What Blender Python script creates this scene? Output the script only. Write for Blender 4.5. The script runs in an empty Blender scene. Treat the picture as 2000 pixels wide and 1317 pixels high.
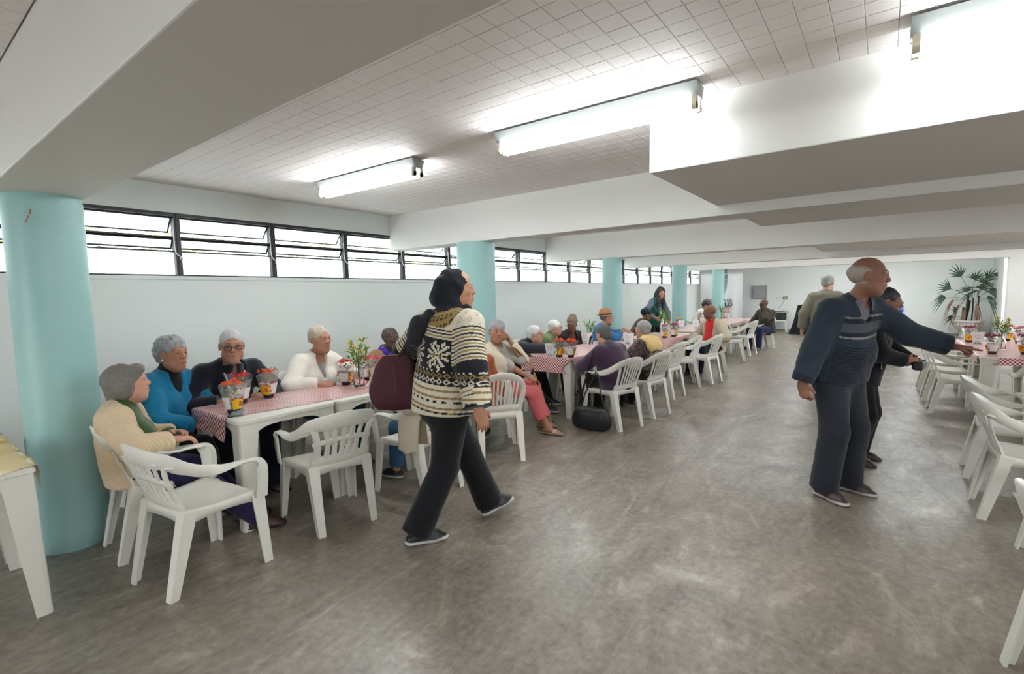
import bpy, bmesh, math, random
import numpy as np
from mathutils import Vector, Matrix

random.seed(7)
RNG = np.random.RandomState(7)
PI = math.pi
scene = bpy.context.scene
COL = scene.collection

# ------------------------------------------------------------------ camera, sky, exposure
F_PX, YAW, PITCH, ROLL, CAM_H = 961.54, 0.647164, -0.086103, -0.018443, 1.45
cd = bpy.data.cameras.new('camera')
cam = bpy.data.objects.new('camera', cd)
COL.objects.link(cam)
cd.sensor_width = 36.0
cd.lens = F_PX / 2000.0 * 36.0
cd.clip_start = 0.02
_f = Vector((-math.sin(YAW) * math.cos(PITCH), math.cos(YAW) * math.cos(PITCH), math.sin(PITCH)))
_r = Vector((math.cos(YAW), math.sin(YAW), 0.0))
_u = _r.cross(_f)
_r2 = math.cos(ROLL) * _r + math.sin(ROLL) * _u
_u2 = -math.sin(ROLL) * _r + math.cos(ROLL) * _u
_m = Matrix((_r2, _u2, -_f)).transposed().to_4x4()
_m.translation = Vector((0, 0, CAM_H))
cam.matrix_world = _m
scene.camera = cam

world = bpy.data.worlds.new('World')
scene.world = world
world.use_nodes = True
_bg = world.node_tree.nodes['Background']
_bg.inputs['Color'].default_value = (0.93, 0.975, 1.03, 1)
_bg.inputs['Strength'].default_value = 3.4

scene.view_settings.view_transform = 'Standard'
scene.view_settings.look = 'None'
scene.view_settings.gamma = 1.0
scene.view_settings.use_curve_mapping = False
scene.view_settings.exposure = 1.2
scene.cycles.max_bounces = 7
scene.cycles.diffuse_bounces = 3
scene.cycles.glossy_bounces = 3
scene.cycles.transmission_bounces = 6
scene.cycles.transparent_max_bounces = 8
scene.cycles.use_denoising = True
scene.cycles.sample_clamp_indirect = 6.0
scene.cycles.caustics_reflective = False
scene.cycles.caustics_refractive = False

TUBE_STRENGTH = 20.0

# ------------------------------------------------------------------ helpers
def srgb(r, g, b):
    def c(v):
        v /= 255.0
        return v / 12.92 if v <= 0.04045 else ((v + 0.055) / 1.055) ** 2.4
    return (c(r), c(g), c(b))

def mesh_from(name, verts, faces, smooth=True, mats=None):
    me = bpy.data.meshes.new(name)
    if isinstance(verts, np.ndarray) and isinstance(faces, np.ndarray):
        nv, nf, w = len(verts), len(faces), faces.shape[1]
        me.vertices.add(nv); me.vertices.foreach_set('co', verts.astype(np.float32).ravel())
        me.loops.add(nf * w); me.loops.foreach_set('vertex_index', faces.astype(np.int32).ravel())
        me.polygons.add(nf)
        me.polygons.foreach_set('loop_start', np.arange(0, nf * w, w, dtype=np.int32))
        me.update(calc_edges=True); me.validate()
    else:
        me.from_pydata([tuple(v) for v in verts], [], [tuple(f) for f in faces])
        me.update()
    if smooth:
        me.polygons.foreach_set('use_smooth', [True] * len(me.polygons))
    for m in (mats or []):
        me.materials.append(m)
    return me

def link(name, data, parent=None, loc=None, rotz=None):
    o = bpy.data.objects.new(name, data)
    COL.objects.link(o)
    if parent is not None:
        o.parent = parent
    if loc is not None:
        o.location = loc
    if rotz is not None:
        o.rotation_euler = (0, 0, rotz)
    return o

def tag(o, label=None, cat=None, group=None, kind=None):
    if label: o['label'] = label
    if cat: o['category'] = cat
    if group: o['group'] = group
    if kind: o['kind'] = kind
    return o

def empty(name, loc=(0, 0, 0), rotz=0.0, label=None, cat=None, group=None):
    o = bpy.data.objects.new(name, None)
    o.empty_display_size = 0.1
    COL.objects.link(o)
    o.location = loc
    o.rotation_euler = (0, 0, rotz)
    return tag(o, label, cat, group)

def copy_tree(o, parent=None):
    c = o.copy()
    COL.objects.link(c)
    c.parent = parent
    for ch in list(o.children):
        copy_tree(ch, c)
    return c

class MB:
    """mesh builder: collects verts/faces of one part"""
    def __init__(self):
        self.v = []; self.f = []
    def add(self, vs, fs):
        n = len(self.v)
        self.v += [tuple(p) for p in vs]
        self.f += [tuple(i + n for i in f) for f in fs]
        return self
    def box(self, lo, hi, M=None):
        x0, y0, z0 = lo; x1, y1, z1 = hi
        vs = [(x0,y0,z0),(x1,y0,z0),(x1,y1,z0),(x0,y1,z0),(x0,y0,z1),(x1,y0,z1),(x1,y1,z1),(x0,y1,z1)]
        if M is not None: vs = [M @ Vector(p) for p in vs]
        return self.add(vs, [(0,3,2,1),(4,5,6,7),(0,1,5,4),(1,2,6,5),(2,3,7,6),(3,0,4,7)])
    def tube(self, pts, r, n=8, cap=True, rs=None, flat=None):
        """round tube along pts; flat=(w,t,up) makes an oval section"""
        pts = [Vector(p) for p in pts]; vs = []; fs = []
        ref = None
        for i, p in enumerate(pts):
            a = pts[max(i - 1, 0)]; b = pts[min(i + 1, len(pts) - 1)]
            t = (b - a).normalized()
            if ref is None:
                ref = Vector((0, 0, 1)) if abs(t.z) < 0.9 else Vector((1, 0, 0))
            x = t.cross(ref).normalized(); y = x.cross(t).normalized(); ref = y
            rr = rs[i] if rs else r
            for k in range(n):
                a_ = 2 * PI * k / n
                vs.append(p + x * math.cos(a_) * rr + y * math.sin(a_) * rr)
        for i in range(len(pts) - 1):
            for k in range(n):
                k2 = (k + 1) % n
                fs.append((i*n+k, i*n+k2, (i+1)*n+k2, (i+1)*n+k))
        if cap:
            fs.append(tuple(range(n - 1, -1, -1)))
            fs.append(tuple((len(pts)-1)*n + k for k in range(n)))
        return self.add(vs, fs)
    def sweep(self, pts, secs, cap=True):
        """secs: for every point a list of (same count) world-space section points"""
        n = len(secs[0]); vs = [p for s in secs for p in s]; fs = []
        for i in range(len(secs) - 1):
            for k in range(n):
                k2 = (k + 1) % n
                fs.append((i*n+k, i*n+k2, (i+1)*n+k2, (i+1)*n+k))
        if cap:
            fs.append(tuple(range(n - 1, -1, -1)))
            fs.append(tuple((len(secs)-1)*n + k for k in range(n)))
        return self.add(vs, fs)
    def lathe(self, prof, n=24, c=(0, 0, 0), close_top=False, close_bottom=False):
        vs = []; fs = []
        for r, z in prof:
            for k in range(n):
                a = 2 * PI * k / n
                vs.append((c[0] + r * math.cos(a), c[1] + r * math.sin(a), c[2] + z))
        for i in range(len(prof) - 1):
            for k in range(n):
                k2 = (k + 1) % n
                fs.append((i*n+k, i*n+k2, (i+1)*n+k2, (i+1)*n+k))
        if close_bottom: fs.append(tuple(range(n - 1, -1, -1)))
        if close_top: fs.append(tuple((len(prof)-1)*n + k for k in range(n)))
        return self.add(vs, fs)
    def ball(self, c, r, seg=10, rings=6, sc=(1, 1, 1)):
        prof = []
        vs = []; fs = []
        for i in range(rings + 1):
            th = PI * i / rings
            for k in range(seg):
                a = 2 * PI * k / seg
                vs.append((c[0] + r*sc[0]*math.sin(th)*math.cos(a), c[1] + r*sc[1]*math.sin(th)*math.sin(a), c[2] - r*sc[2]*math.cos(th)))
        for i in range(rings):
            for k in range(seg):
                k2 = (k + 1) % seg
                fs.append((i*seg+k, i*seg+k2, (i+1)*seg+k2, (i+1)*seg+k))
        return self.add(vs, fs)
    def mesh(self, name, mat, smooth=True, weld=False):
        me = mesh_from(name, self.v, self.f, smooth, [mat] if mat else None)
        if weld:
            bm = bmesh.new(); bm.from_mesh(me)
            bmesh.ops.remove_doubles(bm, verts=bm.verts, dist=1e-5)
            bm.to_mesh(me); bm.free()
        return me
    def build(self, name, mat, parent=None, smooth=False, bevel=0.0, loc=None, rotz=None, kind=None, auto=True):
        me = self.mesh(name, mat, smooth or bevel > 0)
        o = link(name, me, parent, loc, rotz)
        if bevel > 0:
            b = o.modifiers.new('bevel', 'BEVEL'); b.width = bevel; b.segments = 2; b.limit_method = 'ANGLE'
            b.harden_normals = True
        elif smooth and auto:
            me.set_sharp_from_angle(angle=0.7)
        if kind: o['kind'] = kind
        return o

# ------------------------------------------------------------------ materials
MATS = {}
def new_mat(name):
    m = bpy.data.materials.new(name); m.use_nodes = True
    nt = m.node_tree; nt.nodes.clear()
    out = nt.nodes.new('ShaderNodeOutputMaterial')
    bs = nt.nodes.new('ShaderNodeBsdfPrincipled')
    nt.links.new(bs.outputs[0], out.inputs[0])
    return m, nt, bs, out

def mixrgb(nt, fac, a, b, mode='MIX'):
    n = nt.nodes.new('ShaderNodeMix'); n.data_type = 'RGBA'; n.blend_type = mode
    for sock, v in ((n.inputs[0], fac), (n.inputs[6], a), (n.inputs[7], b)):
        if hasattr(v, 'is_output'): nt.links.new(v, sock)
        elif isinstance(v, (int, float)): sock.default_value = v
        else: sock.default_value = (*v, 1) if len(v) == 3 else v
    return n.outputs[2]

def texco(nt, kind='Object', scale=None):
    t = nt.nodes.new('ShaderNodeTexCoord'); o = t.outputs[kind]
    if scale is not None:
        mp = nt.nodes.new('ShaderNodeMapping'); mp.inputs['Scale'].default_value = scale
        nt.links.new(o, mp.inputs[0]); o = mp.outputs[0]
    return o

def noise(nt, co, scale, detail=3.0, rough=0.55, dist=0.0):
    n = nt.nodes.new('ShaderNodeTexNoise')
    n.inputs['Scale'].default_value = scale; n.inputs['Detail'].default_value = detail
    n.inputs['Roughness'].default_value = rough; n.inputs['Distortion'].default_value = dist
    nt.links.new(co, n.inputs['Vector'])
    return n.outputs['Fac']

def ramp(nt, fac, stops):
    r = nt.nodes.new('ShaderNodeValToRGB'); nt.links.new(fac, r.inputs[0])
    el = r.color_ramp.elements
    while len(el) < len(stops): el.new(0.5)
    for e, (p, c) in zip(el, stops):
        e.position = p; e.color = (*c, 1) if len(c) == 3 else c
    return r.outputs[0]

def mathn(nt, op, a, b=0.0):
    n = nt.nodes.new('ShaderNodeMath'); n.operation = op
    for s, v in ((n.inputs[0], a), (n.inputs[1], b)):
        if hasattr(v, 'is_output'): nt.links.new(v, s)
        else: s.default_value = v
    return n.outputs[0]

def bump(nt, bs, h, strength=0.3, dist=0.01):
    b = nt.nodes.new('ShaderNodeBump'); b.inputs['Strength'].default_value = strength
    b.inputs['Distance'].default_value = dist
    nt.links.new(h, b.inputs['Height']); nt.links.new(b.outputs[0], bs.inputs['Normal'])

def simple(name, col, rough=0.6, metal=0.0, var=0.08, nscale=6.0, bmp=0.0, bscale=60.0, spec=0.5, sheen=0.0):
    if name in MATS: return MATS[name]
    m, nt, bs, out = new_mat(name)
    co = texco(nt)
    n = noise(nt, co, nscale, 4)
    c2 = tuple(max(0, c * (1 - var)) for c in col); c1 = tuple(min(1, c * (1 + var)) for c in col)
    nt.links.new(mixrgb(nt, n, c2, c1), bs.inputs['Base Color'])
    bs.inputs['Roughness'].default_value = rough; bs.inputs['Metallic'].default_value = metal
    bs.inputs['Specular IOR Level'].default_value = spec
    if sheen: bs.inputs['Sheen Weight'].default_value = sheen
    if bmp: bump(nt, bs, noise(nt, co, bscale, 3), bmp, 0.004)
    MATS[name] = m
    return m
# ------------------------------------------------------------------ signed-distance modeller (bodies, clothes, hair)
def V3(*a): return np.array(a, float)
def nrm(v):
    v = np.asarray(v, float); l = np.linalg.norm(v); return v / l if l > 1e-9 else v

class Prim:
    __slots__ = ('a','b','ra','rb','X','s','k','sub','clips','ext')
    def __init__(self, a, b, ra, rb, k=0.02, X=None, s=1.0, sub=False, clips=None, ext=1.0):
        self.a=np.asarray(a,float); self.b=np.asarray(b,float); self.ra=ra; self.rb=rb; self.k=k; self.X=X; self.s=s; self.sub=sub
        self.clips=clips or []; self.ext=ext
    def d(self, p):
        q = p - self.a; e = self.b - self.a
        if self.X is not None:
            q = q @ self.X; e = e @ self.X
        L = float(e @ e)
        if L < 1e-12:
            dd = np.sqrt((q*q).sum(1)) - self.ra
        else:
            t = np.clip((q @ e) / L, 0, 1)
            w = q - t[:,None]*e
            dd = np.sqrt((w*w).sum(1)) - (self.ra + (self.rb-self.ra)*t)
        dd = dd * self.s
        for c in self.clips:
            dd = np.maximum(dd, (p - c[0]) @ c[1])
        return dd

def cap(a, b, ra, rb=None, k=0.02, sub=False, clips=None):
    return Prim(a, b, ra, ra if rb is None else rb, k, sub=sub, clips=clips)

def ell(c, radii, R=None, k=0.02, sub=False, clips=None):
    """ellipsoid; R columns = local axes"""
    R = np.eye(3) if R is None else R
    r0 = max(radii)
    X = R @ np.diag([r0/radii[0], r0/radii[1], r0/radii[2]])
    return Prim(c, c, r0, r0, k, X=X, s=min(radii)/r0*0.5+0.5*(sorted(radii)[1]/r0), sub=sub, clips=clips, ext=1.0)

def ecap(a, b, wa, wb, ratio, R, k=0.02, sub=False, clips=None):
    """capsule whose section is squashed by `ratio` along the local y axis of R"""
    X = R @ np.diag([1.0, 1.0/ratio, 1.0])
    return Prim(a, b, wa, wb, k, X=X, s=0.5+0.5*ratio, sub=sub, clips=clips)

def smin(a, b, k):
    if k <= 0: return np.minimum(a, b)
    h = np.maximum(k - np.abs(a - b), 0.0) / k
    return np.minimum(a, b) - h*h*k*0.25

_ND = RNG.normal(size=(14,3)); _ND /= np.linalg.norm(_ND,axis=1)[:,None]; _NP = RNG.uniform(0,6.28,14)
def wob(p, freq, n=7, off=0.0):
    """cheap smooth noise, about -1..1"""
    s = np.zeros(len(p))
    for i in range(n):
        s += np.sin((p @ _ND[i])*freq*(0.7+0.13*i) + _NP[i] + off + 1.7*np.sin((p @ _ND[(i+5)%14])*freq*0.45 + off))
    return s / (n*0.55)

def mesh_sdf(prims, h, disp=None, amp=0.0):
    adds = [p for p in prims if not p.sub]
    lo = np.min([np.minimum(p.a,p.b) - max(p.ra,p.rb) for p in adds], 0) - 3*h - amp
    hi = np.max([np.maximum(p.a,p.b) + max(p.ra,p.rb) for p in adds], 0) + 3*h + amp
    nb = np.ceil((hi - lo) / (8*h)).astype(int)
    B = 8
    bi = np.stack(np.meshgrid(*[np.arange(n) for n in nb], indexing='ij'), -1).reshape(-1,3)
    ctr = lo + (bi*8 + 3.5)*h
    dc = []
    D = np.full(len(ctr), 9.0)
    for p in prims:
        d = p.d(ctr); dc.append(d)
        D = np.maximum(D, -d) if p.sub else smin(D, d, p.k)
    half = 7.2*h
    act = np.where(np.abs(D) < half*1.35 + amp + 0.01)[0]
    Vv = np.empty(tuple(nb*8), np.float32)
    sg = np.where(D < 0, -1.0, 1.0).astype(np.float32).reshape(tuple(nb))
    Vv[:] = np.repeat(np.repeat(np.repeat(sg,8,0),8,1),8,2)
    off = np.stack(np.meshgrid(*[np.arange(8)]*3, indexing='ij'), -1).reshape(-1,3)
    P = (lo + (bi[act][:,None,:]*8 + off[None])*h)
    A = np.full((len(act), 512), 9.0)
    Dact = D[act]
    for p, d in zip(prims, dc):
        da = d[act]
        if p.sub: sel = np.where(da < half*2.2 + p.k)[0]
        else: sel = np.where(da < np.maximum(Dact,-half) + p.k + 2.6*half)[0]
        if len(sel) == 0: continue
        v = p.d(P[sel].reshape(-1,3)).reshape(-1,512)
        if p.sub:
            k = p.k; a0 = A[sel]
            A[sel] = -smin(-a0, v, k) if k > 0 else np.maximum(a0, -v)
        else:
            A[sel] = smin(A[sel], v, p.k)
    if disp is not None:
        A += disp(P.reshape(-1,3)).reshape(A.shape)
    Vr = Vv.reshape(nb[0],8,nb[1],8,nb[2],8)
    b = bi[act]
    Vr[b[:,0],:,b[:,1],:,b[:,2],:] = A.reshape(-1,8,8,8).astype(np.float32)
    return surface_nets(Vv, lo, h)

def surface_nets(Vv, lo, h):
    s = (Vv < 0)
    c = np.zeros(tuple(np.array(s.shape)-1), np.uint8)
    for i in (0,1):
        for j in (0,1):
            for k in (0,1):
                c += s[i:s.shape[0]-1+i, j:s.shape[1]-1+j, k:s.shape[2]-1+k]
    mix = (c > 0) & (c < 8)
    cells = np.argwhere(mix)
    n = len(cells)
    idx = np.full(c.shape, -1, np.int32); idx[mix] = np.arange(n)
    corner = np.array([[i,j,k] for i in (0,1) for j in (0,1) for k in (0,1)])
    vals = np.stack([Vv[cells[:,0]+o[0], cells[:,1]+o[1], cells[:,2]+o[2]] for o in corner], 1)
    acc = np.zeros((n,3)); cnt = np.zeros(n)
    for a in range(8):
        for ax in range(3):
            if corner[a][ax] == 0:
                o2 = corner[a].copy(); o2[ax] = 1
                b = int(o2[0]*4 + o2[1]*2 + o2[2])
                va, vb = vals[:,a], vals[:,b]
                m = (va < 0) != (vb < 0)
                t = va[m] / (va[m] - vb[m])
                pt = np.repeat(corner[a][None].astype(float), m.sum(), 0); pt[:,ax] = t
                acc[m] += pt; cnt[m] += 1
    verts = lo + (cells + acc / np.maximum(cnt,1)[:,None]) * h
    quads = []
    for ax in range(3):
        sl0 = [slice(None)]*3; sl1 = [slice(None)]*3
        sl0[ax] = slice(0,-1); sl1[ax] = slice(1,None)
        a = s[tuple(sl0)]; b = s[tuple(sl1)]
        e = np.argwhere(a != b)
        u, v = [(1,2),(2,0),(0,1)][ax]
        ok = (e[:,u] > 0) & (e[:,v] > 0) & (e[:,u] < s.shape[u]-1) & (e[:,v] < s.shape[v]-1)
        e = e[ok]
        inside = a[e[:,0],e[:,1],e[:,2]]
        def g(du, dv):
            q = e.copy(); q[:,u] -= du; q[:,v] -= dv
            return idx[q[:,0],q[:,1],q[:,2]]
        q = np.stack([g(1,1), g(0,1), g(0,0), g(1,0)], 1)
        q[~inside] = q[~inside][:, ::-1]
        quads.append(q)
    faces = np.concatenate(quads)
    faces = faces[(faces >= 0).all(1)]
    return verts, faces

def sdf_mesh(name, prims, h, mat, colfn=None, disp=None, amp=0.0):
    v, f = mesh_sdf(prims, h, disp, amp)
    me = mesh_from(name, v, f, True, [mat])
    if colfn is not None:
        c = colfn(v)
        if c.shape[1] == 3: c = np.concatenate([c, np.ones((len(c),1))], 1)
        if len(me.vertices) == len(c):
            at = me.color_attributes.new('Col', 'FLOAT_COLOR', 'POINT')
            at.data.foreach_set('color', c.astype(np.float32).ravel())
    return me

def rotz(a): c,s=math.cos(a),math.sin(a); return np.array([[c,-s,0],[s,c,0],[0,0,1.0]])
def rotx(a): c,s=math.cos(a),math.sin(a); return np.array([[1.0,0,0],[0,c,-s],[0,s,c]])
def roty(a): c,s=math.cos(a),math.sin(a); return np.array([[c,0,s],[0,1.0,0],[-s,0,c]])
# ------------------------------------------------------------------ people
def cloth_mat(name, col, rough=0.85, rib=None, var=0.12, bmp=0.35, vcol=False, rib_dir='X', sheen=0.15):
    if name in MATS: return MATS[name]
    m, nt, bs, out = new_mat(name)
    co = texco(nt)
    n = noise(nt, co, 14, 5, 0.6)
    if sum(col)/3 < .12: col = tuple(c*.62 for c in col)      # dark cloths are deepened
    if vcol:
        a = nt.nodes.new('ShaderNodeAttribute'); a.attribute_name = 'Col'
        base = a.outputs['Color']
        nt.links.new(mixrgb(nt, mathn(nt, 'MULTIPLY', n, 0.25), base, (0.02, 0.02, 0.02)), bs.inputs['Base Color'])
    else:
        c2 = tuple(c * (1 - var) for c in col); c1 = tuple(min(1, c * (1 + var)) for c in col)
        nt.links.new(mixrgb(nt, n, c2, c1), bs.inputs['Base Color'])
    bs.inputs['Roughness'].default_value = rough
    bs.inputs['Specular IOR Level'].default_value = 0.25
    bs.inputs['Sheen Weight'].default_value = sheen
    h = noise(nt, co, 90, 4)
    if rib:
        w = nt.nodes.new('ShaderNodeTexWave'); w.bands_direction = rib_dir
        w.inputs['Scale'].default_value = rib; w.inputs['Distortion'].default_value = 1.0
        nt.links.new(co, w.inputs[0])
        h = mathn(nt, 'ADD', mathn(nt, 'MULTIPLY', h, 0.4), w.outputs['Fac'])
    bump(nt, bs, h, bmp, 0.005)
    MATS[name] = m
    return m

def skin_mat():
    if 'skin' in MATS: return MATS['skin']
    m, nt, bs, out = new_mat('skin')
    a = nt.nodes.new('ShaderNodeAttribute'); a.attribute_name = 'Col'
    co = texco(nt)
    n = noise(nt, co, 35, 5, 0.65)
    nt.links.new(mixrgb(nt, n, mixrgb(nt, 0.88, (0, 0, 0), a.outputs['Color']), mixrgb(nt, 0.08, a.outputs['Color'], (1, 0.75, 0.6))), bs.inputs['Base Color'])
    bs.inputs['Roughness'].default_value = 0.5
    bs.inputs['Specular IOR Level'].default_value = 0.35
    bump(nt, bs, noise(nt, co, 160, 3), 0.18, 0.003)
    MATS['skin'] = m
    return m

def hair_mat(name, col, var=0.35, scale=(220, 220, 25)):
    if name in MATS: return MATS[name]
    m, nt, bs, out = new_mat(name)
    co = texco(nt, 'Object', scale)
    n = noise(nt, co, 1.0, 4, 0.6, 0.6)
    c2 = tuple(c * (1 - var) for c in col); c1 = tuple(min(1, c * (1 + var)) for c in col)
    nt.links.new(mixrgb(nt, n, c2, c1), bs.inputs['Base Color'])
    bs.inputs['Roughness'].default_value = 0.55
    bump(nt, bs, n, 0.6, 0.006)
    MATS[name] = m
    return m

def ik(A, T, l1, l2, pole):
    A = np.asarray(A, float); T = np.asarray(T, float)
    d = T - A; L = np.linalg.norm(d); L = min(max(L, abs(l1-l2)*1.02+1e-4), (l1+l2)*0.999)
    u = nrm(d); T = A + u*L
    a = (l1*l1 - l2*l2 + L*L)/(2*L); h = math.sqrt(max(l1*l1-a*a, 0))
    pv = np.asarray(pole, float); pv = pv - u*(pv@u); pv = nrm(pv)
    return A + u*a + pv*h, T

SKIN = {'fair': srgb(200,148,124), 'pale': srgb(204,156,132), 'tan': srgb(172,120,92), 'olive': srgb(170,117,90),
        'brown': srgb(112,69,49), 'dark': srgb(78,47,36), 'deep': srgb(64,39,31)}

class Sk: pass

def skeleton(sp):
    s = Sk(); S = sp.get('S', 1.6); k = S/1.65; s.k = k
    fat = sp.get('fat', 0.3); sex = sp.get('sex', 'f'); s.fat = fat; s.sex = sex
    lean = math.radians(sp.get('lean', 0)); hunch = math.radians(sp.get('hunch', 8)); side = math.radians(sp.get('side', 0)); tw = math.radians(sp.get('twist', 0))
    s.seat = sp.get('seat')
    s.pel = V3(0, 0, (s.seat + 0.105*k) if s.seat else sp.get('pelz', 0.918*k))
    s.R0 = rotz(-tw*0.3) @ rotx(-lean) @ roty(side)
    s.R1 = rotz(-tw*0.7) @ rotx(-lean-hunch*0.5) @ roty(side)
    s.R2 = rotz(-tw) @ rotx(-lean-hunch) @ roty(side)
    ts = sp.get('ts', .88 if s.seat else 1.0)
    s.waist = s.pel + s.R0 @ V3(0,0,.13*k*ts)
    s.chest = s.waist + s.R1 @ V3(0,0,.17*k*ts)
    s.nb = s.chest + s.R2 @ V3(0,-.01*k,.20*k*(.5+.5*ts))
    sw = sp.get('sw', .158 if sex == 'f' else .182)*k
    s.sh = {1: s.nb + s.R2 @ V3(sw,0,-.05*k), -1: s.nb + s.R2 @ V3(-sw,0,-.05*k)}
    hy, hp, hr = [math.radians(a) for a in sp.get('head', (0,0,0))]
    s.Rh = rotz(-hy) @ rotx(hp) @ roty(hr)
    s.hs = k*sp.get('hs', 1.03)
    nd = nrm(s.R2[:,2]*0.5 + V3(0,0,.5) + s.Rh[:,1]*0.16 + s.R2[:,1]*0.12)
    s.HC = s.nb + nd*sp.get('neck', .185)*k
    s.elb = {}; s.wr = {}; s.hip = {}; s.knee = {}; s.ank = {}; s.toe = {}; s.hd = {}; s.hn = {}; s.curl = {}; s.point = {}
    for sd, key in ((1,'armR'), (-1,'armL')):
        a = sp.get(key, {})
        t = a.get('t')
        if 'th' in a:
            t = s.HC + s.Rh@(np.asarray(a['th'],float)*s.hs)
            a = dict(a); a['hd'] = s.Rh@np.asarray(a['hdh'],float)
        if t is None:
            t = s.sh[sd] + V3(sd*.08*k, .06*k, -.50*k) if not s.seat else s.pel + V3(sd*.12*k, .26*k, .10*k)
        t = np.asarray(t, float)
        pole = np.asarray(a.get('pole', (sd*0.5, -0.8, -0.35)), float)
        s.elb[sd], s.wr[sd] = ik(s.sh[sd], t, .285*k, .245*k, pole)
        fd = nrm(s.wr[sd]-s.elb[sd])
        s.hd[sd] = nrm(np.asarray(a.get('hd', fd), float))
        hn = np.asarray(a.get('hn', (sd*0.5, 0.2, 0.85) if s.seat else (sd, 0, 0.0)), float)
        s.hn[sd] = nrm(hn - s.hd[sd]*(hn @ s.hd[sd]))
        s.curl[sd] = a.get('curl', 0.45); s.point[sd] = a.get('point', False)
    for sd, key in ((1,'legR'), (-1,'legL')):
        a = sp.get(key, {})
        s.hip[sd] = s.pel + s.R0 @ V3(sd*.088*k, .0, -.02*k)
        if s.seat: dft = V3(sd*.11*k, .46*k, .085*k)
        else: dft = V3(sd*.10*k, 0, .085*k)
        t = np.asarray(a.get('t', dft), float)
        pole = np.asarray(a.get('pole', (sd*.15, 0.8, 0.6) if s.seat else (sd*.1, 1, 0)), float)
        s.knee[sd], s.ank[sd] = ik(s.hip[sd], t, .425*k, .405*k, pole)
        s.toe[sd] = (math.radians(a.get('yaw', sd*12)), math.radians(a.get('pitch', 0)))
    return s

def hand_prims(s, sd, sc=1.0):
    k = s.k*sc; W = s.wr[sd]; d = s.hd[sd]; n = s.hn[sd]
    lat = np.cross(d, n)*sd   # thumb side
    lat = nrm(lat)
    # for the right hand with back-of-hand up the thumb lies on the -x side
    lat = -nrm(np.cross(d, n))*sd if False else nrm(np.cross(n, d))*sd
    R = np.stack([lat, n, d], 1)
    pr = [ecap(W-d*.012*k, W+d*.030*k, .026*k, .036*k, .55, R, k=.012), ecap(W+d*.03*k, W+d*.078*k, .037*k, .039*k, .36, R, k=.015)]
    curl = s.curl[sd]
    lens = (.070,.080,.075,.060); rr = (.0088,.0092,.0088,.0078); offs = (.029,.010,-.010,-.028)
    for i in range(4):
        c = curl*(1+.12*i)
        if s.point[sd]: c = 0.04 if i == 0 else 1.25
        p = W + d*(.083-.006*abs(i-1.3))*k + lat*offs[i]*k
        dd = nrm(d + lat*offs[i]*1.8)
        ang = c*0.7; r = rr[i]*k
        for j, fr in enumerate((.45,.32,.25)):
            v = nrm(dd*math.cos(ang) - n*math.sin(ang))
            q = p + v*lens[i]*fr*k
            pr.append(cap(p, q, r*(1-.08*j), r*(1-.08*(j+1)), k=.004 if j else .008))
            p = q; ang += c*1.0
    p = W + d*.022*k + lat*.026*k
    dd = nrm(d*.75 + lat*.75 - n*.25)
    q = p + dd*.042*k; pr.append(cap(p, q, .013*k, .0105*k, k=.012))
    dd = nrm(d*1.0 + lat*.2 - n*(.25+.35*min(curl,1)))
    pr.append(cap(q, q+dd*.034*k, .0105*k, .0085*k, k=.005))
    return pr

def torso_prims(s, e, k=.05, bust=None, bel=None):
    K = s.k; fat = s.fat; R0, R1, R2 = s.R0, s.R1, s.R2
    w = 1.0 + .30*fat
    bust = (0.55 if s.sex == 'f' else 0.0) if bust is None else bust
    pr = [ecap(s.pel+R0@V3(0,0,-.02*K), s.waist, .150*K*w+e, .140*K*w+e, .80, R0, k=k),
          ell(s.waist+R0@V3(0,(.028+.05*fat)*K,.015*K), ((.138+.03*fat)*K*1.0+e, (.105+.06*fat)*K+e, .15*K+e), R0, k=k),
          ecap(s.waist+R1@V3(0,0,.04*K), s.chest+R1@V3(0,0,.04*K), .138*K*w+e, .148*K*(1+.15*fat)+e, .74, R1, k=k),
          ecap(s.chest, s.chest+R2@V3(0,-.005,.10*K), .146*K*(1+.12*fat)+e, .125*K+e, .70, R2, k=k),
          cap(s.sh[1]-R2[:,0]*.012*K, s.sh[-1]+R2[:,0]*.012*K, .052*K+e, k=.06),
          cap(s.nb+R2@V3(0,-.012,-.04)*K, s.nb+R2@V3(0,-.004,.012)*K, .075*K+e*.6, .056*K+e*.3, k=.06)]
    if bust > 0:
        for sd in (1,-1):
            pr.append(ell(s.chest+R1@V3(sd*.068*K,(.085+.03*fat)*K,-.005*K), ((.062+.02*fat)*K+e*.6, (.05+.03*bust)*K+e*.6, (.065+.015*fat)*K+e*.6), R1, k=.045))
    return pr

def sleeve_prims(s, e, upto=1.0, cuff=None, puff=0.0):
    K = s.k; pr = []; f = 1 + .18*s.fat
    for sd in (1,-1):
        ex = s.elb[sd]; wr = s.wr[sd]; d = nrm(wr-ex)
        pr.append(cap(s.sh[sd], ex, .054*K*f+e, .045*K*f+e+puff*.4, k=.035))
        en = ex + (wr-ex)*min(upto, 1.0) - d*.012*K
        pr.append(cap(ex, en, .045*K*f+e+puff*.4, .031*K+e+puff, k=.02, clips=[(en, d)]))
    return pr

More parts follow.
